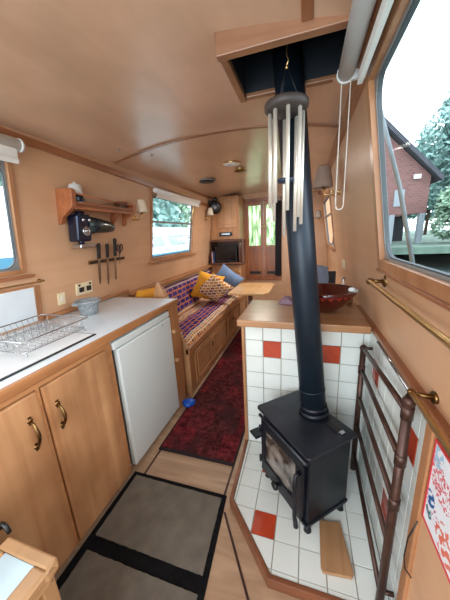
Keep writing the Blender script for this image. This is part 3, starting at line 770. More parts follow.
mb=cushion_slab(0,.40,1.84,3.93,0,.07,seed=5)  # lay flat then stand up against the wall
mb.map(lambda a,y,h:(-1.375-.25*a-( .08-h)*.97+.0,y,.47+a*.97-(.08-h)*.25))
build('back_cover',mb,kback,th)
kedge=kilim('kilim_end',0,2,[(-.2,'small'),(.2,None),(.3,(200,180,160))],0,(120,60,50),(214,160,90),(216,196,176),scale=14)
# throw hanging over the end board
mb=MB(); prof=[(-.955,.47),(-.985,.54),(-1.02,.64),(-1.06,.78),(-1.10,.92),(-1.135,1.01)]
vs=[]
for i,(x,z) in enumerate(prof): vs+=[(x-.014,1.83,z-.006),(x-.014,1.86+.01*math.sin(i*2),z-.01),(x-.05-.01*math.sin(i),1.90,z-.05)]
mb.add(vs,[(3*i+k,3*i+k+1,3*i+4+k,3*i+3+k) for i in range(5) for k in (0,1)],0,True)
build('end_fold',mb,kedge,th)

# cushions
def pillow(c,w,h,d,mat,label,rot,name='cushion',group=None):
    n=14; mb=MB(); vs=[];
    for s_ in (1,-1):
        for i in range(n+1):
            for j in range(n+1):
                u=2*i/n-1; v=2*j/n-1
                k=(1-u**4)*(1-v**4); th_=d/2*(max(k,0)**.5)*(1-.12*(u*u+v*v))
                pin=1-.10*(1-abs(v)**2)*abs(u)**3 if True else 1
                px=u*w/2*(1-.09*(1-v*v)*abs(u)); pz=v*h/2*(1-.09*(1-u*u)*abs(v))
                vs.append((px,s_*th_+.004*math.sin(9*u+4*v),pz))
    W=(n+1)**2
    fs=[]
    for s_ in (0,1):
        for i in range(n):
            for j in range(n):
                a=s_*W+i*(n+1)+j; q=(a,a+n+1,a+n+2,a+1); fs.append(q if s_ else q[::-1])
    mb.add(vs,fs,0,True)
    R=Matrix.Rotation(rot[2],4,'Z')@Matrix.Rotation(rot[0],4,'X')@Matrix.Rotation(rot[1],4,'Y')
    mb.v=[tuple(R@Vector(p)+Vector(c)) for p in mb.v]
    return single(name,mb,mat,label,'cushion',group)
kpil=kilim('kilim_cushion',0,2,[(-.5,'small'),(.4,None),(.5,(0,0,0))],0,(60,30,30),(206,140,60),(222,204,176),scale=6)
pillow((-1.25,3.12,.73),.40,.40,.14,M['yellow'],'mustard yellow cushion leaning on the patterned throw, behind the patterned cushion',(.35,.35,.75))
pillow((-1.13,3.08,.71),.37,.37,.13,kpil,'cream, orange and black patterned cushion in the middle of the bench',(.5,.75,.35))
pillow((-1.08,3.44,.75),.38,.38,.13,M['bluec'],'slate blue cushion on its corner, behind the patterned cushion',(.25,.7,.3))
pillow((-1.40,1.98,.84),.34,.24,.12,M['yellow'],'yellow cushion in the near corner of the bench, seen over the worktop end',(.5,.1,1.35))

# ------------------------------------------------------------------ far left cupboards
cc=thing('corner_cupboard','tall oak corner cupboard with raised-panel door, beside the far doors','cupboard',(-1.2,4.2,0))
mb=MB().prism([(-1.495,1.31),(-1.0,1.31),(-1.0,1.97),(-1.40,1.97)],'y',4.0,4.39); build('upper_case',mb,M['cabdark'],cc)
mb=MB().box(-1.50,-1.0,3.99,4.39,.02,.95); build('lower_case',mb,M['cabdark'],cc)
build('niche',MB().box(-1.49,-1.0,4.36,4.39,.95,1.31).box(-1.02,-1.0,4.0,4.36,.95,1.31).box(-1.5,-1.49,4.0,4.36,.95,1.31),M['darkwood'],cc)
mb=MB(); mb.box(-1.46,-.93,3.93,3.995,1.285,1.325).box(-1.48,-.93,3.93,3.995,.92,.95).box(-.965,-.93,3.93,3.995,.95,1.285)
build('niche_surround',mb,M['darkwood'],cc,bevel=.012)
d=build('door',MB().box(-1.34,-1.04,3.985,4.0,1.50,1.93),M['cab'],cc,bevel=.004)
build('raised_panel',MB().box(-1.30,-1.08,3.978,3.986,1.55,1.88),M['cab'],d,bevel=.005)
build('knob',MB().sphere((-1.07,3.972,1.60),.010,seg=10),M['brass'],d)
d=build('door',MB().box(-1.38,-.99,3.975,3.99,.50,.91),M['cab'],cc,bevel=.004)
build('knob',MB().sphere((-1.02,3.96,.80),.012,seg=10),M['brass'],d)
st=thing('radio','small black and silver radio set into the cupboard above the television','radio',(-1.22,3.99,1.38))
build('body',MB().box(-1.325,-1.115,3.975,4.01,1.375,1.435),M['black'],st,bevel=.004)
build('display',MB().box(-1.29,-1.15,3.972,3.976,1.395,1.42),M['steel'],st)
tv=thing('television','small black flat television in the dark cupboard niche','television',(-1.23,4.0,.95))
build('casing',MB().box(-1.43,-1.06,4.02,4.06,.965,1.215),M['black'],tv,bevel=.006)
build('screen',MB().box(-1.415,-1.075,4.017,4.021,.985,1.205),M['screen'],tv)
build('stand',MB().box(-1.30,-1.18,4.0,4.08,.951,.958).box(-1.26,-1.22,4.035,4.05,.955,.975),M['black'],tv)
mb=MB().box(-1.475,-1.445,3.95,4.1,.952,1.15)
bkc=[(150,50,50),(210,200,190),(60,70,110)]
for k in range(3):
    single('paperback',MB().box(-1.478+.012*k,-1.468+.012*k,3.955,4.08,.9515,1.12+.01*k),plain('book_cover_%d'%k,bkc[k],.6,var=.1),['red-spined','cream-spined','blue-spined'][k]+' thin book standing left of the television','book','books beside the television',bevel=.001)

# table
tb=thing('folding_table','pale wooden table with clipped corners on a pedestal by the bench','table',(-.67,3.2,0))
build('tabletop',MB().prism([(-.90,2.88),(-.46,2.88),(-.40,2.96),(-.40,3.50),(-.46,3.56),(-.90,3.56)],'z',.675,.70),M['table'],tb,bevel=.004)
build('pedestal',MB().tube([(-.68,3.2,.02),(-.68,3.2,.675)],.03,14),M['steel'],tb)
build('foot_plate',MB().lathe([(0,.02),(.12,.016),(.14,.001),(0,.001)],(-.68,3.2,.013),seg=24),M['steel'],tb)

# rug
rg=thing('rug','long dark red patchwork rug on the floor between bench and peninsula','rug',(-.64,2.5,0))
build('pile',MB().box(-.905,-.395,1.21,4.0,.002,.012),M['rug'],rg)
build('binding',MB().box(-.905,-.395,1.195,1.21,.002,.013).box(-.912,-.905,1.195,4.0,.002,.013).box(-.395,-.388,1.195,4.0,.002,.013),M['rugedge'],rg)
# door mat
mt=thing('door_mat','grey-beige floor mat with black border in front of the galley cabinet','mat',(-.67,.8,0))
def jag(x0,x1,y0,y1,z,amp,seed):
    rnd=random.Random(seed); p=[]
    def run(a,b,n):
        for i in range(n):
            t_=i/n; p.append((a[0]+(b[0]-a[0])*t_+rnd.uniform(-amp,amp),a[1]+(b[1]-a[1])*t_+rnd.uniform(-amp,amp)))
    run((x0,y0),(x1,y0),40); run((x1,y0),(x1,y1),26); run((x1,y1),(x0,y1),40); run((x0,y1),(x0,y0),26); return p
build('backing',MB().prism([(-.965,1.01),(-.375,1.01),(-.345,.60),(-.33,.30),(-.965,.30),(-.965,.5)],'z',.001,.008),M['matedge'],mt,bevel=.002)
def warp(x,y,z): return (x+(0.03*(1.01-y)/.4)*((x+.965)/.6),y,z)
build('pile_panel',MB().prism(jag(-.935,-.40,.66,.985,0,.0012,2),'z',.008,.014).map(warp),M['matpile'],mt)
build('pile_panel',MB().prism(jag(-.925,-.40,.32,.60,0,.0015,3),'z',.008,.014).map(warp),M['matpile'],mt)

# ------------------------------------------------------------------ tiled peninsula, hearth, wall tiles
def tilefield(origin,U,V,nrm,u0,u1,v0,v1,pitch,pu,pv,reds,th=.004,gap=.0035,clip=None,loc=None,name='tiles'):
    """tiles on a plane: origin + u*U + v*V; lattice lines at pu+k*pitch, pv+k*pitch."""
    O=Vector(origin);U=Vector(U);V=Vector(V);Nn=Vector(nrm)
    bm=bmesh.new(); 
    import itertools
    ku0=math.floor((u0-pu)/pitch); ku1=math.ceil((u1-pu)/pitch); kv0=math.floor((v0-pv)/pitch); kv1=math.ceil((v1-pv)/pitch)
    mb=MB()
    for a in range(ku0,ku1):
        for b in range(kv0,kv1):
            x0=max(pu+a*pitch+gap/2,u0); x1=min(pu+(a+1)*pitch-gap/2,u1); y0=max(pv+b*pitch+gap/2,v0); y1=min(pv+(b+1)*pitch-gap/2,v1)
            if x1-x0<.004 or y1-y0<.004: continue
            mi=1 if (a,b) in reds else 0
            poly=[(x0,y0),(x1,y0),(x1,y1),(x0,y1)]
            if clip: poly=clipper(poly,clip)
            if len(poly)<3: continue
            base=[O+U*p[0]+V*p[1] for p in poly]; cx=sum((p for p in base),Vector())/len(base)
            top=[cx+(p-cx)*.985+Nn*th for p in base]
            n=len(poly)
            mb.add(base+top,[tuple(range(n,2*n))]+[(i,(i+1)%n,n+(i+1)%n,n+i) for i in range(n)],mi)
    return mb
def clipper(poly,clip):
    # Sutherland-Hodgman against convex ccw clip
    out=poly
    for i in range(len(clip)):
        a=clip[i]; b=clip[(i+1)%len(clip)]; inp=out; out=[]
        def side(p): return (b[0]-a[0])*(p[1]-a[1])-(b[1]-a[1])*(p[0]-a[0])
        for k in range(len(inp)):
            p=inp[k]; q=inp[(k+1)%len(inp)]; sp_,sq=side(p),side(q)
            if sp_>=0: out.append(p)
            if sp_*sq<0:
                t_=sp_/(sp_-sq); out.append((p[0]+(q[0]-p[0])*t_,p[1]+(q[1]-p[1])*t_))
        if not out: return []
    return out
tm=[M['tile'],M['redtile']]
pn=thing('tiled_peninsula','white-tiled counter with red accent tiles behind the stove','counter',(0,1.55,0))
build('core',MB().box(-.335,.335,1.38,1.76,0,.88),M['grout'],pn)
build('front_tiles',tilefield((0,1.379,0),(1,0,0),(0,0,1),(0,-1,0),-.333,.335,.05,.878,.105,-.225,.878-.105*9,{(0,7),(3,7)}),tm,pn)
build('corner_trim',MB().box(-.352,-.334,1.372,1.76,0,.88),M['trimz'],pn,bevel=.002)
build('countertop',MB().prism([(-.360,1.30),(.315,1.30),(.315,1.76),(-.360,1.76)],'z',.88,.92),M['ptop'],pn,bevel=.006)
# right wall tiles
rt=thing('wall_tiles','white wall tiles with red accents beside the stove on the right wall','tiles',(.34,1.0,.05))
build('grout_bed',MB().box(.333,.339,.70,1.379,.05,.888),M['grout'],rt)
build('tile_field',tilefield((.333,0,0),(0,1,0),(0,0,1),(-1,0,0),.702,1.374,.055,.885,.105,.75,.878-.105*9,{(4,7),(0,7),(1,3)}),tm,rt)
# hearth
HP=[(-.103,.722),(.338,.722),(.338,1.372),(-.338,1.372),(-.345,1.2),(-.33,.972)]
hp=[(-.35,1.378),(-.342,.966),(-.11,.700),(.338,.700),(.338,1.378)]
he=thing('tiled_hearth','raised hearth with white and red tiles and wooden edging under the stove','hearth',(0,1.05,0))
build('slab',MB().prism([(-.332,1.372),(-.324,.972),(-.102,.718),(.337,.718),(.337,1.372)],'z',.0,.046),M['grout'],he)
build('hearth_tiles',tilefield((0,0,.046),(1,0,0),(0,1,0),(0,0,1),-.34,.336,.70,1.372,.107,-.207,.843,{(0,0),(0,3)},clip=[(-.1,.721),(.336,.721),(.336,1.371),(-.33,1.371),(-.322,.974)]),tm,he)
mb=MB()
def strip(a,b,w,z0,z1):
    a=Vector(a+(0,));b=Vector(b+(0,)); d=(b-a).normalized(); n=Vector((d.y,-d.x,0))*w
    p=[a,b,b+n,a+n]; mb.prism([(q.x,q.y) for q in p],'z',z0,z1)
strip((-.336,1.372),(-.328,.972),-.016,0,.054); 
mb2=mb
mb=MB()
poly_o=[(-.352,1.372),(-.344,.965),(-.110,.700),(.337,.700)]; poly_i=[(-.334,1.372),(-.325,.972),(-.101,.719),(.337,.719)]
for i in range(3):
    q=[poly_o[i],poly_o[i+1],poly_i[i+1],poly_i[i]]; mb.prism(q,'z',0,.054)
build('edging',mb,M['hearthedge'],he,bevel=.003)

# chopping board on hearth
cb=single('chopping_board',MB().prism([(.095,.97),(.185,.985),(.215,.80),(.205,.785),(.10,.775),(.092,.79)],'z',.0515,.066),M['board'],'small plain wooden board lying on the hearth tiles in front of the stove','board',bevel=.003)

# sink bowl on peninsula
bc0=(.115,1.56,.92)
sk_=thing('vessel_basin','glossy dark red glass basin standing on the peninsula worktop','basin',bc0)
build('bowl',MB().lathe([(0,0),(.06,0),(.07,.006),(.12,.045),(.165,.11),(.172,.13),(.166,.13),(.11,.055),(.05,.018),(0,.015)],bc0,seg=48),M['bowl'],sk_)
mb=MB()
for k in range(24):
    a=2*PI*k/24; a2=2*PI*(k+1)/24; am=(a+a2)/2
    r1=.1665;h1=.112; r2=.15;h2=.088
    P=lambda r,h,t:(bc0[0]+r*math.cos(t),bc0[1]+r*math.sin(t),.92+h)
    mb.add([P(r1+.001,h1,a),P(r1+.001,h1,a2),P(r2+.002,h2,am)],[(0,1,2)])
build('scalloped_band',mb,plain('scallop_glaze',(132,44,34),.2,coat=.5,var=.1),sk_,recalc=False)
build('waste',MB().lathe([(0,.02),(.02,.02),(.022,.016)],bc0,seg=16),M['chrome'],sk_)
so2=thing('soap','white soap and clip resting on the basin rim','soap',(.25,1.50,1.045))
build('bar',MB().sphere((.247,1.485,1.062),.02,.014,.014),M['white'],so2)
build('clip',MB().box(.256,.275,1.465,1.475,1.05,1.07),M['steel'],so2,bevel=.002)
# cloth on peninsula
mb=MB(); n=12; vs=[]
for i in range(n+1):
    for j in range(n+1):
        u=i/n-.5;v=j/n-.5; k=max(0,1-(2*u)**2)*max(0,1-(2*v)**2)
        vs.append((-.11+u*.11,1.70+v*.10,.9215+k*(.04+.02*math.sin(i*2.1)*math.cos(j*1.9))))
mb.add(vs,[(i*(n+1)+j,(i+1)*(n+1)+j,(i+1)*(n+1)+j+1,i*(n+1)+j+1) for i in range(n) for j in range(n)],0,True)
single('crumpled_cloth',mb,M['mauve'],'crumpled mauve cloth on the peninsula worktop left of the flue','cloth',recalc=False)
# bottles beside basin
for (x,y,h,c,l) in ((.235,1.73,.17,(220,214,200),'slim pale bottle'),(.275,1.71,.10,(120,80,50),'short brown bottle')):
    t=thing('soap_bottle',l+' standing behind the red basin by the right wall','bottle',(x,y,.92))
    build('body',MB().lathe([(0,.001),(.016,.001),(.018,.01),(.017,h*.65),(.007,h*.8),(.007,h*.88)],(x,y,.92),seg=16),plain('bottle',c,.2,var=.05),t)
    build('cap',MB().lathe([(.009,h*.86),(.009,h),(0,h)],(x,y,.92),seg=12),M['steel'],t)
# switch plate on right wall
sw=thing('wall_switch','small cream switch plate on the right wall above the basin','switch',mR(0,2.35,1.12))
build('plate',MB().box(0,.008,2.28,2.40,1.06,1.14).map(mR),M['cream'],sw,bevel=.002)
build('rocker',MB().box(.007,.012,2.32,2.345,1.085,1.115).map(mR),M['white'],sw)
# chair with cushion behind basin
ch=thing('folding_chair','black-framed chair standing beyond the peninsula against the right wall','chair',(.10,2.6,0))
for (x,y) in ((-.08,2.42),(.27,2.42),(-.08,2.78),(.27,2.78)): build('leg',MB().tube([(x,y,0),(x,y,.43)],.012,8),M['black'],ch)
build('seat',MB().box(-.09,.28,2.41,2.79,.43,.47),M['black'],ch,bevel=.01)
build('backrest',MB().box(.0,.25,2.395,2.415,.62,1.03).tube([(-.0,2.405,.45),(.0,2.405,1.03)],.012,8).tube([(.25,2.405,.45),(.25,2.405,1.03)],.012,8),M['black'],ch,bevel=.006)
mb=MB(); n=10; vs=[]
for i in range(n+1):
    x=.03+.165*i/n
    for j,(y,z) in enumerate(((2.43,.80),(2.432,1.06),(2.42,1.085),(2.40,1.088),(2.38,1.07),(2.345,1.0),(2.33,.90),(2.335,.80),(2.36,.74))):
        vs.append((x+.006*math.sin(j*2+i),y+.008*math.sin(i*1.5+j),z-.02*abs(i/n-.5)*2+.004*math.sin(i*3)))
mb.add(vs,[(i*9+k,i*9+k+1,(i+1)*9+k+1,(i+1)*9+k) for i in range(n) for k in range(8)],0,True)
single('folded_jacket',mb,M['greyblue'],'grey-blue jacket draped over the back of the black chair','jacket',recalc=False)

# ------------------------------------------------------------------ stove
A=Vector((-.212,1.152,0)); B=Vector((.040,.880,0))
fx=(B-A); Wd=fx.length; ux=fx.normalized(); uy=Vector((-ux.y,ux.x,0)); Dd=.268
O=A
def S(u,v,z): p=O+ux*u+uy*v; return (p.x,p.y,z)
stv=thing('wood_stove','small black cast iron wood-burning stove standing diagonally on the tiled hearth','stove',S(Wd/2,Dd/2,.05))
zt=.50
build('top_plate',MB().prism(rrect(-.008,Wd+.008,-.015,Dd+.005,.018),'z',zt-.014,zt).map(S),M['ironlid'],stv,bevel=.004)
build('body',MB().box(.014,Wd-.014,.012,Dd-.01,.115,zt-.014).map(S),M['blackiron'],stv,bevel=.005)
build('base_skirt',MB().box(.008,Wd-.008,.0,Dd-.006,.10,.118).map(S),M['blackiron'],stv,bevel=.004)
for (u,v) in ((.03,.03),(Wd-.03,.03),(.03,Dd-.03),(Wd-.03,Dd-.03)):
    build('leg',MB().tube([S(u,v,.051),S(u,v,.06),S(u,v,.10)],[.018,.012,.017],10),M['blackiron'],stv)
# front: hood trim, door frame with glass, lower vent, knob, ash lip
build('hood_trim',MB().tube([S(.012,-.006,.455),S(Wd-.012,-.006,.455)],.009,10),M['ironlid'],stv)
d=MB().box(.03,Wd-.03,-.012,.012,.40,.445).box(.03,.062,-.012,.012,.19,.40).box(Wd-.075,Wd-.03,-.012,.012,.19,.40).box(.03,Wd-.03,-.012,.012,.135,.20)
door=build('door',d.map(S),M['blackiron'],stv,bevel=.004)
fg=bpy.data.materials.new('stove_glass'); fg.use_nodes=True
b_=fg.node_tree.nodes['Principled BSDF']; b_.inputs['Base Color'].default_value=lin((60,56,54)); b_.inputs['Roughness'].default_value=.08
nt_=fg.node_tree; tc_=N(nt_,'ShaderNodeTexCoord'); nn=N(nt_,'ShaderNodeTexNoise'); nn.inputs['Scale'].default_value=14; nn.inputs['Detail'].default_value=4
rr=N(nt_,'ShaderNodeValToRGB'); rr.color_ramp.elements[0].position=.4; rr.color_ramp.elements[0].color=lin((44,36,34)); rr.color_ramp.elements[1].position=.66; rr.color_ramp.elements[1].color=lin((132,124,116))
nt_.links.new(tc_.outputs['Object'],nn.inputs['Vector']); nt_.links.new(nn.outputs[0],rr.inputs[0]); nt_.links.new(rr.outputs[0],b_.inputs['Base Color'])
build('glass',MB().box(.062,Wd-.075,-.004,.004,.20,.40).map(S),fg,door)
build('hinge',MB().tube([S(.024,-.014,.36),S(.024,-.014,.40)],.007,8).tube([S(.024,-.014,.17),S(.024,-.014,.21)],.007,8),M['blackiron'],door)
build('handle',MB().tube([S(Wd-.045,-.012,.385),S(Wd-.045,-.035,.38),S(Wd-.045,-.04,.30),S(Wd-.045,-.036,.16),S(Wd-.04,-.03,.10)],[.011,.009,.008,.009,.012],10),M['blackiron'],door)
build('air_knob',MB().lathe([(0,.03),(.018,.028),(.022,.018),(.012,.01),(.008,0)],S(Wd*.47,-.012,.165),(-uy.x,-uy.y,0),seg=18),M['black'],door)
build('side_shelf',MB().box(-.045,.02,-.04,.02,.315,.327).map(S),M['blackiron'],stv,bevel=.004)
build('air_slider',MB().box(.27,.335,Dd-.075,Dd-.035,zt,zt+.012).map(S),M['black'],stv,bevel=.003)
build('slider_tip',MB().box(.335,.352,Dd-.07,Dd-.045,zt+.001,zt+.01).map(S),M['steel'],stv)
fl=thing('flue_pipe','tall blue-black stove flue rising from the stove to the roof hatch','flue',(.062,1.165,zt))
P0=Vector((.060,1.160,zt+.002)); P1=Vector((-.100,1.28,2.17))
def lp(t): return tuple(P0+(P1-P0)*t)
build('pipe',MB().tube([lp(.0),lp(.5),lp(1)],.0605,36),M['pipe'],fl)
build('collar',MB().tube([lp(.0),lp(.014)],[.074,.070],32).tube([lp(.014),lp(.03)],.0655,32),M['blackiron'],fl)
build('seam_ring',MB().tube([lp(.075),lp(.079)],.0625,36),M['pipe'],fl)

# ------------------------------------------------------------------ wind chime
cx,cy,ctz=-.078,1.055,1.822
wc=thing('wind_chime','wind chime with metal tubes hanging from a dark wooden disc under the hatch','wind chime',(cx,cy,1.4))
build('disc',MB().lathe([(0,-.028),(.068,-.028),(.076,-.02),(.076,-.004),(.07,.0),(0,.0)],(cx,cy,ctz),seg=36),plain('dark_wood_disc',(62,54,52),.5,var=.25,vs=14),wc)
mb=MB()
for k in range(3):
    a=2*PI*k/3+.3; mb.tube([(cx,cy,1.93),(cx+.05*math.cos(a),cy+.05*math.sin(a),ctz)],.0015,5)
build('cord',mb,M['black'],wc)
build('hook',MB().tube([(cx,cy,1.93),(cx+.006,cy,1.945),(cx,cy,1.96),(cx,cy,2.2)],.0025,6).sphere((cx,cy,1.925),.006,seg=8),M['brass'],wc)
rr_=.058
lens=[.30,.33,.355,.38,.405,.42,.36,.315]
angs=[-115,-70,-25,20,65,110,155,205]
for k,(a,L) in enumerate(zip(angs,lens)):
    a=math.radians(a-10); x=cx+rr_*math.cos(a); y=cy+rr_*math.sin(a); z1_=ctz-.033
    t_=build('chime_tube',MB().tube([(x,y,z1_),(x,y,z1_-L)],.0068,14).tube([(x,y,z1_-.004),(x,y,ctz-.02)],.001,5),M['nickel'],wc)
build('striker',MB().lathe([(0,-.012),(.028,-.012),(.03,-.006),(.03,0),(0,0)],(cx,cy,1.575),seg=20).tube([(cx,cy,ctz-.028),(cx,cy,1.57)],.001,5),plain('striker_blue',(40,56,84),.5,var=.2),wc)

# ------------------------------------------------------------------ copper towel rack + rails on right
tr=thing('towel_rack','dark copper pipe towel rack standing on the hearth against the tiled right wall','towel rack',(.29,1.05,.05))
xa,ya,yb=.290,.742,1.315
build('post',MB().tube([(xa,yb,.0505),(xa,yb,.80)],.0135,14).sphere((xa,yb,.80),.018,seg=12),M['copper'],tr)
build('post',MB().tube([(xa,ya,.0505),(xa,ya,.90)],.0135,14).sphere((xa,ya,.90),.018,seg=12),M['copper'],tr)
for (z0_,z1_) in ((.80,.865),(.68,.70),(.52,.53),(.35,.35),(.16,.10)):
    build('rail',MB().tube([(xa,yb,z0_),(xa,ya,z1_)],.0095,12),M['copper'],tr)
for (y,z) in ((ya,.865),(ya,.70),(ya,.53),(yb,.68)):
    build('joint',MB().tube([(xa,y,z-.02),(xa,y,z+.02)],.0165,12),M['copper'],tr)
build('wall_tie',MB().tube([(xa,yb,.80),(.334,yb,.80)],.008,10),M['copper'],tr)
build('wall_tie',MB().tube([(xa,ya,.12),(.334,ya,.12)],.008,10),M['copper'],tr)
br_=thing('brass_rail','brass rail running along the ledge above the towel rack','rail',(.29,.7,.94))
build('rod',MB().tube([(.288,-.1,.938),(.288,.735,.938)],.0075,12),M['brass'],br_)
build('silver_rod',MB().tube([(.286,.735,.938),(.286,1.07,.938)],.006,12),M['steel'],br_)
build('bracket',MB().tube([(.334,.71,.942),(.288,.725,.938)],.007,10).sphere((.288,.73,.938),.011,seg=12).tube([(.337,.71,.942),(.328,.71,.942)],.016,14).tube([(.288,.73,.938),(.285,.745,.915)],.006,8),M['oldbrass'],br_)

# near right lower cabinet panel, poster
rp=thing('side_panel','plain orange-brown wooden panel with upright trim, near right below the ledge','panel',(.34,.3,0))
build('panel',MB().box(.328,.339,-.6,.66,.02,.885),M['wall'],rp)
build('upright_trim',MB().box(.318,.339,.66,.70,.0,.885),M['trimz'],rp,bevel=.004)
def poster_mat():
    m,nt,b=newmat('childs_drawing'); b.inputs['Roughness'].default_value=.4
    tc=N(nt,'ShaderNodeTexCoord'); cur=None
    base=N(nt,'ShaderNodeRGB'); base.outputs[0].default_value=lin((222,226,232)); cur=base.outputs[0]
    def blob(center,rad,col,seed,thr=.5,sc=30):
        nonlocal cur
        sub_=N(nt,'ShaderNodeVectorMath',operation='DISTANCE'); sub_.inputs[1].default_value=center; nt.links.new(tc.outputs['Object'],sub_.inputs[0])
        lt=N(nt,'ShaderNodeMath',operation='LESS_THAN'); lt.inputs[1].default_value=rad; nt.links.new(sub_.outputs['Value'],lt.inputs[0])
        n=N(nt,'ShaderNodeTexNoise',noise_dimensions='4D'); n.inputs['Scale'].default_value=sc; n.inputs['W'].default_value=seed; nt.links.new(tc.outputs['Object'],n.inputs['Vector'])
        gt=N(nt,'ShaderNodeMath',operation='GREATER_THAN'); gt.inputs[1].default_value=thr; nt.links.new(n.outputs['Fac'],gt.inputs[0])
        ml=N(nt,'ShaderNodeMath',operation='MULTIPLY'); nt.links.new(lt.outputs[0],ml.inputs[0]); nt.links.new(gt.outputs[0],ml.inputs[1])
        mx=N(nt,'ShaderNodeMix',data_type='RGBA'); nt.links.new(ml.outputs[0],mx.inputs[0]); nt.links.new(cur,mx.inputs[6]); mx.inputs[7].default_value=lin(col); cur=mx.outputs[2]
    blob((0,.06,.17),.04,(206,90,100),1,.53,110); blob((0,.02,.15),.04,(206,90,100),9,.53,110)
    blob((0,.065,.085),.022,(40,90,150),2,.46,70); blob((0,.03,.06),.02,(190,90,130),3,.55,90); blob((0,.06,.04),.02,(60,110,120),4,.52,60)
    blob((0,-.02,.05),.045,(214,110,90),5,.5,60); blob((0,.07,.215),.03,(150,190,214),6,.5,60)
    nt.links.new(cur,b.inputs['Base Color']); return m
po=thing('childrens_poster','colourful hand-drawn picture on white paper with red border, taped near the towel rack','poster',(.322,.565,.615))
build('sheet',MB().box(.3235,.3265,.475,.648,.618,.858),poster_mat(),po)
mb=MB().box(.322,.327,.47,.652,.612,.619).box(.322,.327,.47,.652,.857,.864).box(.322,.327,.646,.652,.619,.857).box(.322,.327,.47,.476,.619,.857)
build('red_border',mb,plain('red_border',(196,60,66),.5,var=.05),po)
hk=[(.31,.64,.60),(.30,.65,.52),(.30,.655,.44),(.305,.65,.40),(.32,.64,.385)]
single('wire_hook',MB().tube(hk,.002,6),M['black'],'thin dark curved wire hanging below the drawing','wire')

# ------------------------------------------------------------------ foreground stand bottom left
us=thing('tiled_stand','pale wooden stand with white inset tile at the lower left corner','stand',(-.67,.1,0))
X0,X1,Y0,Y1,Z=-.765,-.586,-.25,.308,.605
build('frame',MB().box(X0,X1,Y1-.03,Y1,Z-.035,Z).box(X1-.045,X1,Y0,Y1-.03,Z-.035,Z).box(X0,X0+.03,Y0,Y1-.03,Z-.035,Z).box(X0,X1,Y0,Y0+.04,Z-.035,Z),M['palewood'],us,bevel=.006)
build('inset_tile',MB().box(X0+.03,X1-.045,Y0+.04,Y1-.03,Z-.03,Z-.006),M['tileblue'],us)
build('body',MB().box(X0+.02,X1-.02,Y0+.03,Y1-.02,.03,Z-.035),M['cab'],us,bevel=.003)
build('leg',MB().box(X1-.04,X1-.012,Y1-.045,Y1-.012,.016,Z-.035),M['palewood'],us,bevel=.003)
kt=thing('black_appliance','black appliance with chrome clasp beside the pale stand, lower left edge','appliance',(-.86,.1,0))
build('body',MB().box(-.93,-.79,-.2,.29,.016,.575),M['navy'],kt,bevel=.02)
build('chrome_clasp',MB().box(-.84,-.81,.255,.29,.575,.61).tube([(-.87,.28,.60),(-.80,.28,.61)],.012,10),M['chrome'],kt,bevel=.003)
build('dark_ring',MB().tube([(-.795+.018*math.cos(a),.315,.60+.025*math.sin(a)) for a in [PI*k/8 for k in range(9)]],.006,8),M['black'],kt)

# ------------------------------------------------------------------ outside
def brick_mat():
    m,nt,b=newmat('hazy_brick'); b.inputs['Roughness'].default_value=.9
    tc=N(nt,'ShaderNodeTexCoord'); sp_=N(nt,'ShaderNodeSeparateXYZ'); cm=N(nt,'ShaderNodeCombineXYZ'); nt.links.new(tc.outputs['Object'],sp_.inputs[0]); nt.links.new(sp_.outputs[0],cm.inputs[0]); nt.links.new(sp_.outputs[2],cm.inputs[1])
    br=N(nt,'ShaderNodeTexBrick'); br.inputs['Scale'].default_value=2.2; br.inputs['Color1'].default_value=lin((136,96,92)); br.inputs['Color2'].default_value=lin((122,86,84)); br.inputs['Mortar'].default_value=lin((138,112,108)); br.inputs['Mortar Size'].default_value=.02  # brick tones muted so the colour carries the outdoor haze
    nt.links.new(cm.outputs[0],br.inputs['Vector']); nt.links.new(br.outputs[0],b.inputs['Base Color']); return m
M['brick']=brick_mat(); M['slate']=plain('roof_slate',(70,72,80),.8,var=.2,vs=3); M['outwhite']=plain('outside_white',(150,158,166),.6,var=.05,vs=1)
M['bank']=plain('grass_bank',(96,116,104),1,var=.3,vs=2); M['water']=plain('canal_water',(128,148,144),.5,var=.3,vs=.6,bump=.5,bs=2.5)
M['bark']=plain('tree_bark',(70,56,44),.9,var=.3,vs=8)
hb=thing('brick_house','brick house with a steep gable standing across the canal','house',(3.2,19,.5))
YH=16.0
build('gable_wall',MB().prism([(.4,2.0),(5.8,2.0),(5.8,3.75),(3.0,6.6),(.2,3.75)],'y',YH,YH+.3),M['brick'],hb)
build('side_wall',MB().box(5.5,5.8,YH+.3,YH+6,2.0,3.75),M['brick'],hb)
mb=MB().prism([(6.15,3.45),(3.0,6.75),(3.0,7.0),(6.25,3.6)],'y',YH-.35,YH+6).prism([(-.1,3.45),(3.0,6.75),(3.0,7.0),(-.2,3.6)],'y',YH-.35,YH+6)
build('roof',mb,M['slate'],hb)
for x in (.6,2.6,4.3,5.65): build('post',MB().box(x-.12,x+.12,YH,YH+.3,.5,2.0),M['outwhite'],hb)
build('window',MB().box(4.3,4.75,YH-.03,YH+.02,2.4,3.2),M['outwhite'],hb)
build('security_lamp',MB().box(5.05,5.35,YH-.12,YH,3.65,3.85),M['white'],hb)
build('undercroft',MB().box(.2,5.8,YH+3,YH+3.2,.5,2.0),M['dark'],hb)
struct('ground',MB().box(-2,30,13,60,.2,.5),M['bank'])
struct('water',MB().box(-60,60,-30,60,-.75,-.7).box(-60,60,-30,60,-.7,-.68),M['water'])
struct('ground_far',MB().box(-60,-9,-30,60,-.7,.3),M['bank'])
def leafmat(n,c): return plain(n,c,.8,var=.45,vs=1.5)
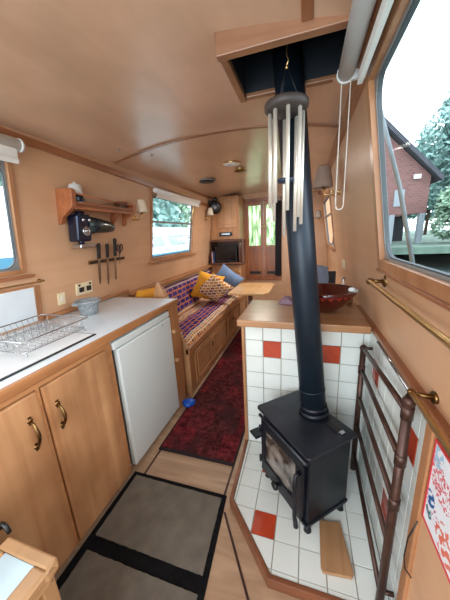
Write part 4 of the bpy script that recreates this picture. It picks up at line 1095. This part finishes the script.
LM=[leafmat('hazy_leaf_green',(136,164,140)),leafmat('hazy_leaf_blue_green',(138,172,166)),leafmat('hazy_leaf_dark',(110,138,124))]  # leaf colours paled to stand in for haze and overexposure outdoors
def tree(x,y,z0,h,r,mat,label,nl=2600,ls=.22,trunk=.15):
    t=thing('tree',label,'tree',(x,y,z0),group=None)
    build('trunk',MB().tube([(x,y,z0),(x+.1,y,z0+h*.3),(x,y,z0+h*.7)],[trunk,trunk*.8,trunk*.3],8),M['bark'],t)
    rnd=random.Random(int(x*10+y)); mb=MB()
    blobs=[(x+rnd.uniform(-.55,.55)*r,y+rnd.uniform(-.5,.5)*r,z0+h*rnd.uniform(.3,.85),r*rnd.uniform(.4,.7)) for _ in range(12)]
    for i in range(nl):
        bx_,by_,bz_,br2=rnd.choice(blobs)
        v=Vector((rnd.gauss(0,1),rnd.gauss(0,1),rnd.gauss(0,1))).normalized()*br2*rnd.uniform(.75,1.05)
        c=Vector((bx_,by_,bz_))+v; a=Vector((rnd.gauss(0,1),rnd.gauss(0,1),rnd.gauss(0,1))).normalized(); b=a.orthogonal().normalized(); a=a*ls; b=b*ls*.6
        mb.add([c-a,c-b,c+a,c+b],[(0,1,2,3)])
    build('crown',mb,mat,t,recalc=False)
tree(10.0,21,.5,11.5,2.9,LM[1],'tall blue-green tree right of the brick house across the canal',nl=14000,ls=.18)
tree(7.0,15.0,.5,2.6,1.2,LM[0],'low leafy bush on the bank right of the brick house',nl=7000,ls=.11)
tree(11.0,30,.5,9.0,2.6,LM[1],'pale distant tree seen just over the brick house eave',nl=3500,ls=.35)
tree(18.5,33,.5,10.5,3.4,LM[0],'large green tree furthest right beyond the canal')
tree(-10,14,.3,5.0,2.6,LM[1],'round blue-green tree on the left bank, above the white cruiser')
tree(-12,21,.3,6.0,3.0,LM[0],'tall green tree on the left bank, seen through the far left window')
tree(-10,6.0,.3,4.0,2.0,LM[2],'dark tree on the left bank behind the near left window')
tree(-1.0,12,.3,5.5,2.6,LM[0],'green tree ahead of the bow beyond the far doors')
# white cruiser moored on left
cr_=thing('white_cruiser','white moored motor cruiser with blue stripe outside the left windows','boat',(-5,6,-.5))
hull=[(-6.2,4.5),(-6.2,12.0),(-5.0,14.0),(-3.8,12.0),(-3.8,4.5)]
M['boatwhite']=plain('boat_gelcoat',(226,230,232),.3,var=.04,vs=1); M['boatblue']=plain('boat_stripe',(70,130,160),.4,var=.1,vs=1); M['boatglass']=plain('boat_window',(150,172,182),.1,var=.2,vs=1)
build('hull',MB().prism(hull,'z',-.66,1.05),M['boatwhite'],cr_,bevel=.05)
build('stripe',MB().box(-3.8,-3.78,4.5,12,.86,1.0),M['boatblue'],cr_)
build('cabin',MB().prism([(-5.9,1.05),(-4.1,1.05),(-4.4,1.75),(-5.6,1.75)],'y',4.5,9.6),M['boatwhite'],cr_,bevel=.04)
for (a,b) in ((5.0,5.9),(6.2,7.1),(7.5,8.6)):
    build('window',MB().prism([(-4.14,1.20),(-4.10,1.20),(-4.33,1.58),(-4.37,1.58)],'y',a,b),M['boatglass'],cr_)
for k in range(4): build('step',MB().box(-3.82,-3.6,8.9-.3*k,9.3-.3*k,1.08+.0*k,1.12+.0*k).shift((0,0,-.02+.1*k)),M['outwhite'],cr_)
mb=MB().tube([(-3.9,4.6,1.45),(-3.9,12,1.45)],.02,6)
for k in range(6): mb.tube([(-3.9,4.6+1.45*k,1.05),(-3.9,4.6+1.45*k,1.45)],.015,6)
build('guard_rail',mb,M['chrome'],cr_)
# second boat alongside the near left window
wb=thing('white_houseboat','tall white boat side with a blue band outside the near left window','boat',(-4.5,1,-.5))
build('hull',MB().box(-5.2,-3.9,-4.5,4.0,-.66,1.22),M['boatwhite'],wb,bevel=.05)
build('blue_band',MB().box(-3.9,-3.87,-4.4,3.9,1.08,1.24),M['boatblue'],wb)
build('cabin',MB().prism([(-5.0,1.22),(-4.1,1.22),(-4.25,2.25),(-4.9,2.25)],'y',-4.0,3.0),M['boatwhite'],wb,bevel=.04)
for (a,b_2) in ((-1.5,-.3),(.2,1.3),(1.8,2.3)):
    build('window',MB().prism([(-4.11,1.55),(-4.08,1.55),(-4.14,1.95),(-4.17,1.95)],'y',a,b_2),M['boatglass'],wb)

# leaning pole just outside right window
single('boat_pole',MB().tube([(.42,2.117,2.18),(.50,1.78,1.6),(.60,1.736,1.16)],.012,8),plain('grey_pole',(90,100,104),.6,var=.2,vs=20),'thin dark pole leaning outside the large right window','pole')

# ------------------------------------------------------------------ light
w=bpy.data.worlds.new('World'); bpy.context.scene.world=w; w.use_nodes=True
nt=w.node_tree; bg=nt.nodes['Background']
tc=N(nt,'ShaderNodeTexCoord'); sp_=N(nt,'ShaderNodeSeparateXYZ'); nt.links.new(tc.outputs['Generated'],sp_.inputs[0])
r=N(nt,'ShaderNodeValToRGB'); r.color_ramp.elements[0].position=.0; r.color_ramp.elements[0].color=(.84,.94,1,1); r.color_ramp.elements[1].position=.8; r.color_ramp.elements[1].color=(.74,.88,1,1)
nt.links.new(sp_.outputs[2],r.inputs[0]); nt.links.new(r.outputs[0],bg.inputs[0]); bg.inputs[1].default_value=2.6
def area(name,loc,target,sx,sy,power,col=(1,1,1)):
    l=bpy.data.lights.new(name,'AREA'); l.shape='RECTANGLE'; l.size=sx; l.size_y=sy; l.energy=power; l.color=col
    o=bpy.data.objects.new(name,l); C.objects.link(o); o.location=loc
    o.rotation_euler=(Vector(target)-Vector(loc)).to_track_quat('-Z','Y').to_euler(); return o
area('stern_fill',(-.6,-1.2,1.3),(-.7,3,.8),1.5,1.3,32,(.88,.95,1))  # added fill at the open stern end, brightens the interior from behind
for (loc,tg,sx,sy) in (((.36,.5,1.57),(-1,.5,1.4),1.25,.6),((-1.56,.3,1.53),(1,.3,1.3),1.3,.52),((-1.56,2.78,1.5),(1,2.78,1.3),.95,.58),((.34,3.5,1.48),(-1,3.5,1.3),.9,.5)):
    o=area('window_portal',loc,tg,sx,sy,1); o.data.cycles.is_portal=True
def sun(name,d,e,ang,col):
    l=bpy.data.lights.new(name,'SUN'); l.energy=e; l.angle=math.radians(ang); l.color=col
    o=bpy.data.objects.new(name,l); C.objects.link(o); o.rotation_euler=Vector(d).to_track_quat('-Z','Y').to_euler()
sun('sky_glow_right',(-1,.15,-.55),2.6,50,(.95,.98,1))
sun('sky_glow_left',(1,.1,-.5),2.0,50,(.95,.98,1))
# added fill lamp under the saloon ceiling, no fitting there
l=bpy.data.lights.new('saloon_fill','AREA'); l.energy=11; l.size=.25; l.color=(1,.93,.84); l.shape='DISK'
o=bpy.data.objects.new('saloon_fill',l); C.objects.link(o); o.location=(-.55,3.3,1.96)
l=bpy.data.lights.new('bow_fill','AREA'); l.energy=25; l.size=1.2; l.color=(1,1,1)  # added area lamp outside the far doors, shining in through the curtain
o=bpy.data.objects.new('bow_fill',l); C.objects.link(o); o.location=(-.7,5.4,1.9); o.rotation_euler=(Vector((0,-1,-.3))).to_track_quat('-Z','Y').to_euler()

# ------------------------------------------------------------------ camera
a,b,c=math.radians(17.946),math.radians(14.218),math.radians(-2.976)
f=Vector((-math.sin(a)*math.cos(b),math.cos(a)*math.cos(b),-math.sin(b))); r0=Vector((math.cos(a),math.sin(a),0)); u0=r0.cross(f)
rv=math.cos(c)*r0+math.sin(c)*u0; uv=-math.sin(c)*r0+math.cos(c)*u0
cd_=bpy.data.cameras.new('camera'); cd_.sensor_fit='HORIZONTAL'; cd_.sensor_width=36; cd_.lens=36*253/450; cd_.clip_start=.02
co=bpy.data.objects.new('camera',cd_); C.objects.link(co)
Mx=Matrix.Identity(4)
for i in range(3): Mx[i][0]=rv[i]; Mx[i][1]=uv[i]; Mx[i][2]=-f[i]
Mx[0][3],Mx[1][3],Mx[2][3]=0,0,1.38
co.matrix_world=Mx
bpy.context.scene.camera=co
vs_=bpy.context.scene.view_settings; vs_.view_transform='Standard'; vs_.look='None'; vs_.exposure=.38
